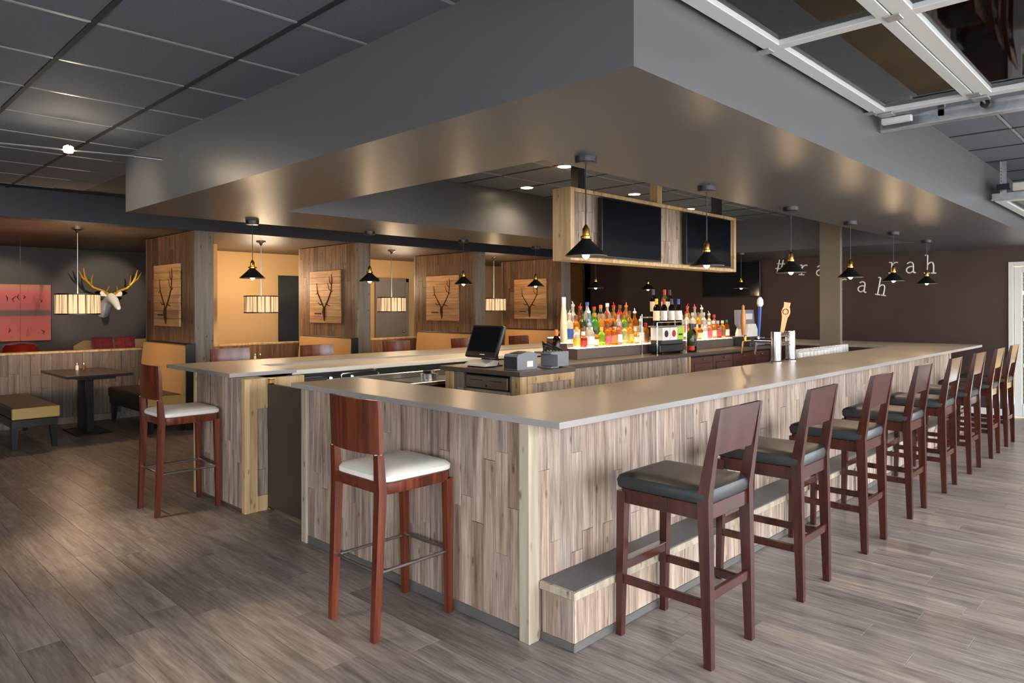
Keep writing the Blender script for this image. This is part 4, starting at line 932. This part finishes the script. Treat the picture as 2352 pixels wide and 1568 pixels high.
# ---- deer head, painting, red lamp, sofa cushions in the left corner
def deer():
    og = (3.95, 13.99, 1.55)
    t = thing('deer_head', 'white plaster deer head with gold antlers on the charcoal wall', 'wall sculpture', og)
    b = MB()
    def el(c, a, bb, n=12):  # elliptical ring facing -y
        return [(c[0] + a * math.cos(2 * math.pi * k / n), c[1], c[2] + bb * math.sin(2 * math.pi * k / n)) for k in range(n)]
    b.loft([el((-.05, 0, .02), .13, .16), el((-.045, -.10, .06), .11, .14), el((-.02, -.20, .15), .09, .12), el((.0, -.28, .20), .085, .10), el((.02, -.36, .16), .075, .085), el((.035, -.44, .09), .055, .06), el((.045, -.50, .04), .042, .045), el((.048, -.52, .03), .025, .028)])
    part(b, 'head', 'plaster_white', t)
    for s in (-1, 1):
        part(MB().loft([el((s * .08, -.26, .26), .012, .02, 8), el((s * .15, -.27, .29), .03, .045, 8), el((s * .22, -.27, .30), .02, .03, 8), el((s * .26, -.27, .305), .004, .006, 8)]).rot(Matrix.Identity(4)), 'ear', 'plaster_white', t)
        a = MB()
        a.tube([(s * .05, -.26, .28), (s * .14, -.24, .34), (s * .27, -.22, .39), (s * .37, -.22, .50), (s * .41, -.24, .60), (s * .43, -.27, .72)], [.026, .024, .022, .022, .018, .006], 8)
        a.tube([(s * .37, -.22, .50), (s * .44, -.24, .56), (s * .50, -.26, .68)], [.018, .014, .005], 8)
        a.tube([(s * .30, -.22, .42), (s * .31, -.28, .54), (s * .30, -.32, .62)], [.016, .013, .005], 8)
        a.tube([(s * .08, -.25, .30), (s * .08, -.33, .36), (s * .06, -.38, .42)], [.018, .013, .005], 8)
        part(a, 'antler', 'gold', t)
    lamp('SPOT', (4.2, 11.6, 2.55), 150, WARM2, .03, spot=R(40), aim=(3.9, 13.9, 1.75)); lamp('SPOT', (2.2, 12.0, 2.55), 130, WARM2, .04, spot=R(55), aim=(2.4, 13.9, 1.5))  # spots without fixtures, added to brighten the deer head and the painting
    p = thing('wall_painting', 'red two-band abstract painting of birds on the charcoal wall', 'painting', (2.35, 13.98, 1.51))
    part(MB().box(-.74, .74, -.03, 0, -.47, .47, .004), 'canvas', 'painting', p)
    bd = MB(); gg = random.Random(5)
    for k in range(22):
        x = -.7 + 1.35 * gg.random(); z = gg.choice((.12, .2, .3, -.12, -.2, -.32)) + gg.uniform(-.04, .04); l = gg.uniform(.04, .11)
        bd.tube([(x, -.032, z), (x + gg.uniform(-.03, .03), -.033, z + l * .5), (x + gg.uniform(-.04, .04), -.032, z + l)], [.004, .012, .003], 5)
    part(bd, 'painted_birds', 'ink', p, label='dark painted strokes')
    r = thing('dome_pendant', 'glossy red dome pendant behind the low wall', 'pendant lamp', (2.36, 12.4, 1.0))
    part(MB().lathe([(.235, -.06), (.225, 0), (.19, .05), (.12, .075), (.0, .08)], n=32, caps=False), 'dome', 'red_enamel', r)
    part(MB().tube([(0, 0, .075), (0, 0, 1.6)], .002, 6), 'cord', 'black_plastic', r)
    s = thing('sofa', 'tan curved sofa back behind the low wall near the deer head', 'sofa', (3.9, 12.6, 0))
    part(MB().box(-.75, .75, -.35, .35, .1, .42, .04), 'seat', 'tan_vinyl', s)
    part(MB().loft([[(-.75, .18, .4), (.75, .18, .4), (.75, .35, .4), (-.75, .35, .4)], [(-.75, .24, .98), (.75, .24, .98), (.75, .34, .98), (-.75, .34, .98)], [(-.6, .27, 1.06), (.6, .27, 1.06), (.6, .32, 1.06), (-.6, .32, 1.06)]]), 'backrest', 'tan_vinyl', s)
    for k, (x, z) in enumerate(((-.36, .965), (-.02, .965))):
        c = thing('throw_cushion', 'red patterned cushion on the sofa, %s one' % ('left' if k == 0 else 'right'), 'cushion', (3.9 + x, 12.74, z), group='red cushions on the sofa')
        part(MB().lathe([(.0, -.05), (.10, -.045), (.19, -.012), (.205, 0), (.19, .012), (.10, .045), (.0, .05)], n=4).rot(Matrix.Rotation(R(78), 4, 'X') @ Matrix.Rotation(R(45), 4, 'Z')), 'cover', 'red_fabric', c)
deer()

# ---- cable track light at the upper left
def cable_light():
    og = (1.2, 5.7, 2.7)
    t = thing('cable_light', 'single bulb on two steel cables under the tile ceiling', 'track light', og)
    for dy in (0., .07):
        part(MB().tube([(-2.2, .55 + dy, 0), (.60, -.13 + dy * .3, 0)], .0035, 6), 'cable', 'steel', t)
    part(MB().tube([(.56, -.12, 0), (.74, -.165, -.005)], .009, 8), 'turnbuckle', 'chrome', t)
    part(MB().lathe([(.012, .0), (.03, -.01), (.034, -.03), (.028, -.05), (.004, -.056)], (.17, .0, .035), 14), 'bulb', 'bulb', t)
    part(MB().tube([(.17, -.03, .03), (.17, .05, .03)], .006, 6), 'holder', 'chrome', t)
    lamp('POINT', (1.37, 5.70, 2.66), 10, WARM2, .03); lamp('SPOT', (1.37, 5.70, 2.62), 170, WARM2, .04, spot=R(38), aim=(1.55, 5.3, 0), blend=.9)
cable_light()
# more of the same track lights just out of the frame on the left wash the floor there
lamp('SPOT', (.7, 3.7, 2.7), 110, WARM2, .04, spot=R(34), aim=(1.4, 3.05, 0), blend=.9)
lamp('SPOT', (.5, 6.2, 2.7), 120, WARM2, .04, spot=R(50), aim=(2.0, 6.3, 2.3), blend=.9)

# ================================================================== LETTERING
def letters():
    mats = 'letter_white'
    gly = {
        'r': [[(.02, 0), (.36, 0)], [(.18, 0), (.18, .58)], [(.04, .58), (.18, .58)], [(.18, .40), (.27, .54), (.40, .60), (.50, .57)]],
        'a': [[(.10, .50), (.20, .59), (.34, .58), (.42, .48), (.42, .10), (.47, .01), (.56, .03)], [(.42, .36), (.25, .36), (.10, .28), (.06, .14), (.14, .02), (.28, .0), (.42, .12)]],
        'h': [[(.02, 0), (.30, 0)], [(.16, 0), (.16, .95)], [(.03, .95), (.16, .95)], [(.16, .42), (.28, .57), (.42, .57), (.48, .44), (.48, 0)], [(.36, 0), (.62, 0)]],
        '#': [[(.14, .05), (.24, .85)], [(.38, .05), (.48, .85)], [(.02, .30), (.54, .30)], [(.08, .60), (.60, .60)]]}
    for word, y, z, tl, pos, lab in (('#rah', 5.30, 2.17, -5, (0, .42, .70, .86), 'white word sign on the maroon wall partly behind the column'),
                                ('rah', 4.26, 1.885, -10, (0, .32, .60), 'tilted white word sign low on the maroon wall right of the column'),
                                ('rah', 3.47, 2.11, -2, (0, .24, .50), 'white word sign high on the maroon wall nearest the glass door')):
        t = thing('word_sign', lab, 'sign', (XW - .012, y, z), group='white lettering on the maroon wall')
        sc_ = .285; c, s_ = math.cos(R(tl)), math.sin(R(tl))
        for ch, p in zip(word, pos):
            b = MB()
            for st in gly[ch]:
                pts = []
                for (u, v) in st:
                    U = p + u * sc_ * .95; V = v * sc_
                    pts.append((0, -(U * c - V * s_), U * s_ + V * c))
                if len(pts) > 2 and ch in 'ahr':   # smooth bowls
                    for _ in range(2):
                        q = [pts[0]]
                        for a_, b_ in zip(pts, pts[1:]):
                            q += [tuple(.75 * i_ + .25 * j_ for i_, j_ in zip(a_, b_)), tuple(.25 * i_ + .75 * j_ for i_, j_ in zip(a_, b_))]
                        pts = q + [pts[-1]]
                b.tube(pts, .0105, 6)
            part(b, 'letter', mats, t)
letters()

# ================================================================== OVERHEAD DOORS
def overhead_door():
    og = (3.0, 0., 2.72); z0, z1 = 2.72, 2.765
    t = thing('overhead_door', 'white aluminium glazed overhead door parked under the ceiling', 'garage door', og)
    X0, X1 = .9, 4.52; ys = [1.365, .845, .325, -.195, -.715, -1.235]
    for k in range(5):
        ya, yb = ys[k + 1], ys[k]
        fr = part(MB(og).box(X0, X1, yb - .075, yb - .002, z0, z1, .003).box(X0, X1, ya + .002, ya + .055, z0, z1, .003)
                  .box(X1 - .075, X1, ya + .05, yb - .07, z0, z1, .003).box(X0, X0 + .075, ya + .05, yb - .07, z0, z1, .003)
                  .box(2.99, 3.05, ya + .05, yb - .07, z0, z1, .003).box(1.50, 1.56, ya + .05, yb - .07, z0, z1, .003), 'section_frame', 'aluminium_white', t)
        for xa, xb in ((X0 + .07, 1.505), (1.555, 2.995), (3.045, X1 - .07)):
            part(MB(og).box(xa, xb, ya + .05, yb - .07, z0 + .022, z0 + .028), 'pane', 'pane_glass', fr, smooth=False)
        for xh in (3.02, X1 - .1):
            part(MB(og).box(xh - .03, xh + .03, yb - .03, yb + .03, z0 - .006, z0 + .001, .002), 'hinge', 'galvanised', t)
    for y in (1.30, .83, .31):
        part(MB().lathe([(.024, -.012), (.024, .012)], (0, 0, 0), 14).rot(Matrix.Translation((X1 + .10 - og[0], y - og[1], z0 - .012 - og[2])) @ Matrix.Rotation(R(90), 4, 'Y')), 'roller', 'black_plastic', t)
        part(MB(og).tube([(X1 - .03, y, z0 - .005), (X1 + .11, y, z0 - .012)], .006, 8).box(X1 - .05, X1 + .02, y - .04, y + .04, z0 - .014, z0 - .002, .002), 'roller_bracket', 'galvanised', t)
    part(MB(og).box(X1 + .02, X1 + .06, 1.18, 1.34, z0 - .05, z0 - .015, .003).rot(Matrix.Identity(4)), 'corner_bracket', 'aluminium_white', t)
    o2 = (4.68, 0, 2.68)
    k = thing('door_track', 'galvanised steel track beside the overhead door', 'door track', o2)
    part(MB(o2).box(4.70, 4.706, -1.8, 1.38, 2.66, 2.735).box(4.64, 4.706, -1.8, 1.38, 2.655, 2.661).box(4.66, 4.706, -1.8, 1.38, 2.733, 2.738), 'channel', 'galvanised', k, smooth=False)
    for y in (-1.0, 1.05): part(MB(o2).box(4.70, 4.735, y - .004, y + .03, 2.7, HC, .001), 'hanger_strap', 'galvanised', k)
    # second door further along: track, motor box and strap
    o3 = (7.85, 1.2, 2.6)
    q = thing('door_track', 'perforated strap and steel track of the second overhead door', 'door track', o3)
    part(MB(o3).box(7.74, 7.746, -1.8, 1.34, 2.56, 2.62).box(7.68, 7.746, -1.8, 1.34, 2.555, 2.561), 'channel', 'galvanised', q, smooth=False)
    st = part(MB(o3).box(7.77, 7.815, 1.28, 1.284, 2.57, HC).box(7.811, 7.815, 1.24, 1.284, 2.57, HC), 'hanger_strap', 'galvanised', q, smooth=False)
    for i in range(9): part(MB(o3).box(7.786, 7.800, 1.277, 1.2795, 2.61 + i * .03, 2.622 + i * .03), 'strap_hole', 'black_matte', st, smooth=False)
    o4 = (8.2, 1.15, 2.63)
    e = thing('door_opener', 'pale motor box on the second overhead door track', 'door opener', o4)
    part(MB(o4).box(7.83, 8.9, 1.08, 1.20, 2.645, 2.72, .006), 'housing', 'white_plastic', e)
    part(MB(o4).box(7.70, 7.765, 1.20, 1.30, 2.65, 2.70, .004), 'end_cap', 'black_plastic', e)
    o5 = (9.0, .9, 2.60)
    d = thing('overhead_door', 'white frame of the second overhead door at the right edge', 'garage door', o5)
    part(MB(o5).box(7.85, 11.5, 1.26, 1.34, 2.56, 2.60, .003).box(7.85, 11.5, .76, .88, 2.56, 2.60, .003).box(7.85, 7.93, .88, 1.26, 2.56, 2.60, .003).box(9.3, 9.36, .88, 1.26, 2.56, 2.60, .003).box(11.42, 11.5, .88, 1.26, 2.56, 2.60, .003), 'section_frame', 'aluminium_white', d)
    for xa, xb in ((7.93, 9.3), (9.36, 11.42)): part(MB(o5).box(xa, xb, .88, 1.26, 2.575, 2.58), 'pane', 'pane_glass', d, smooth=False)
overhead_door()
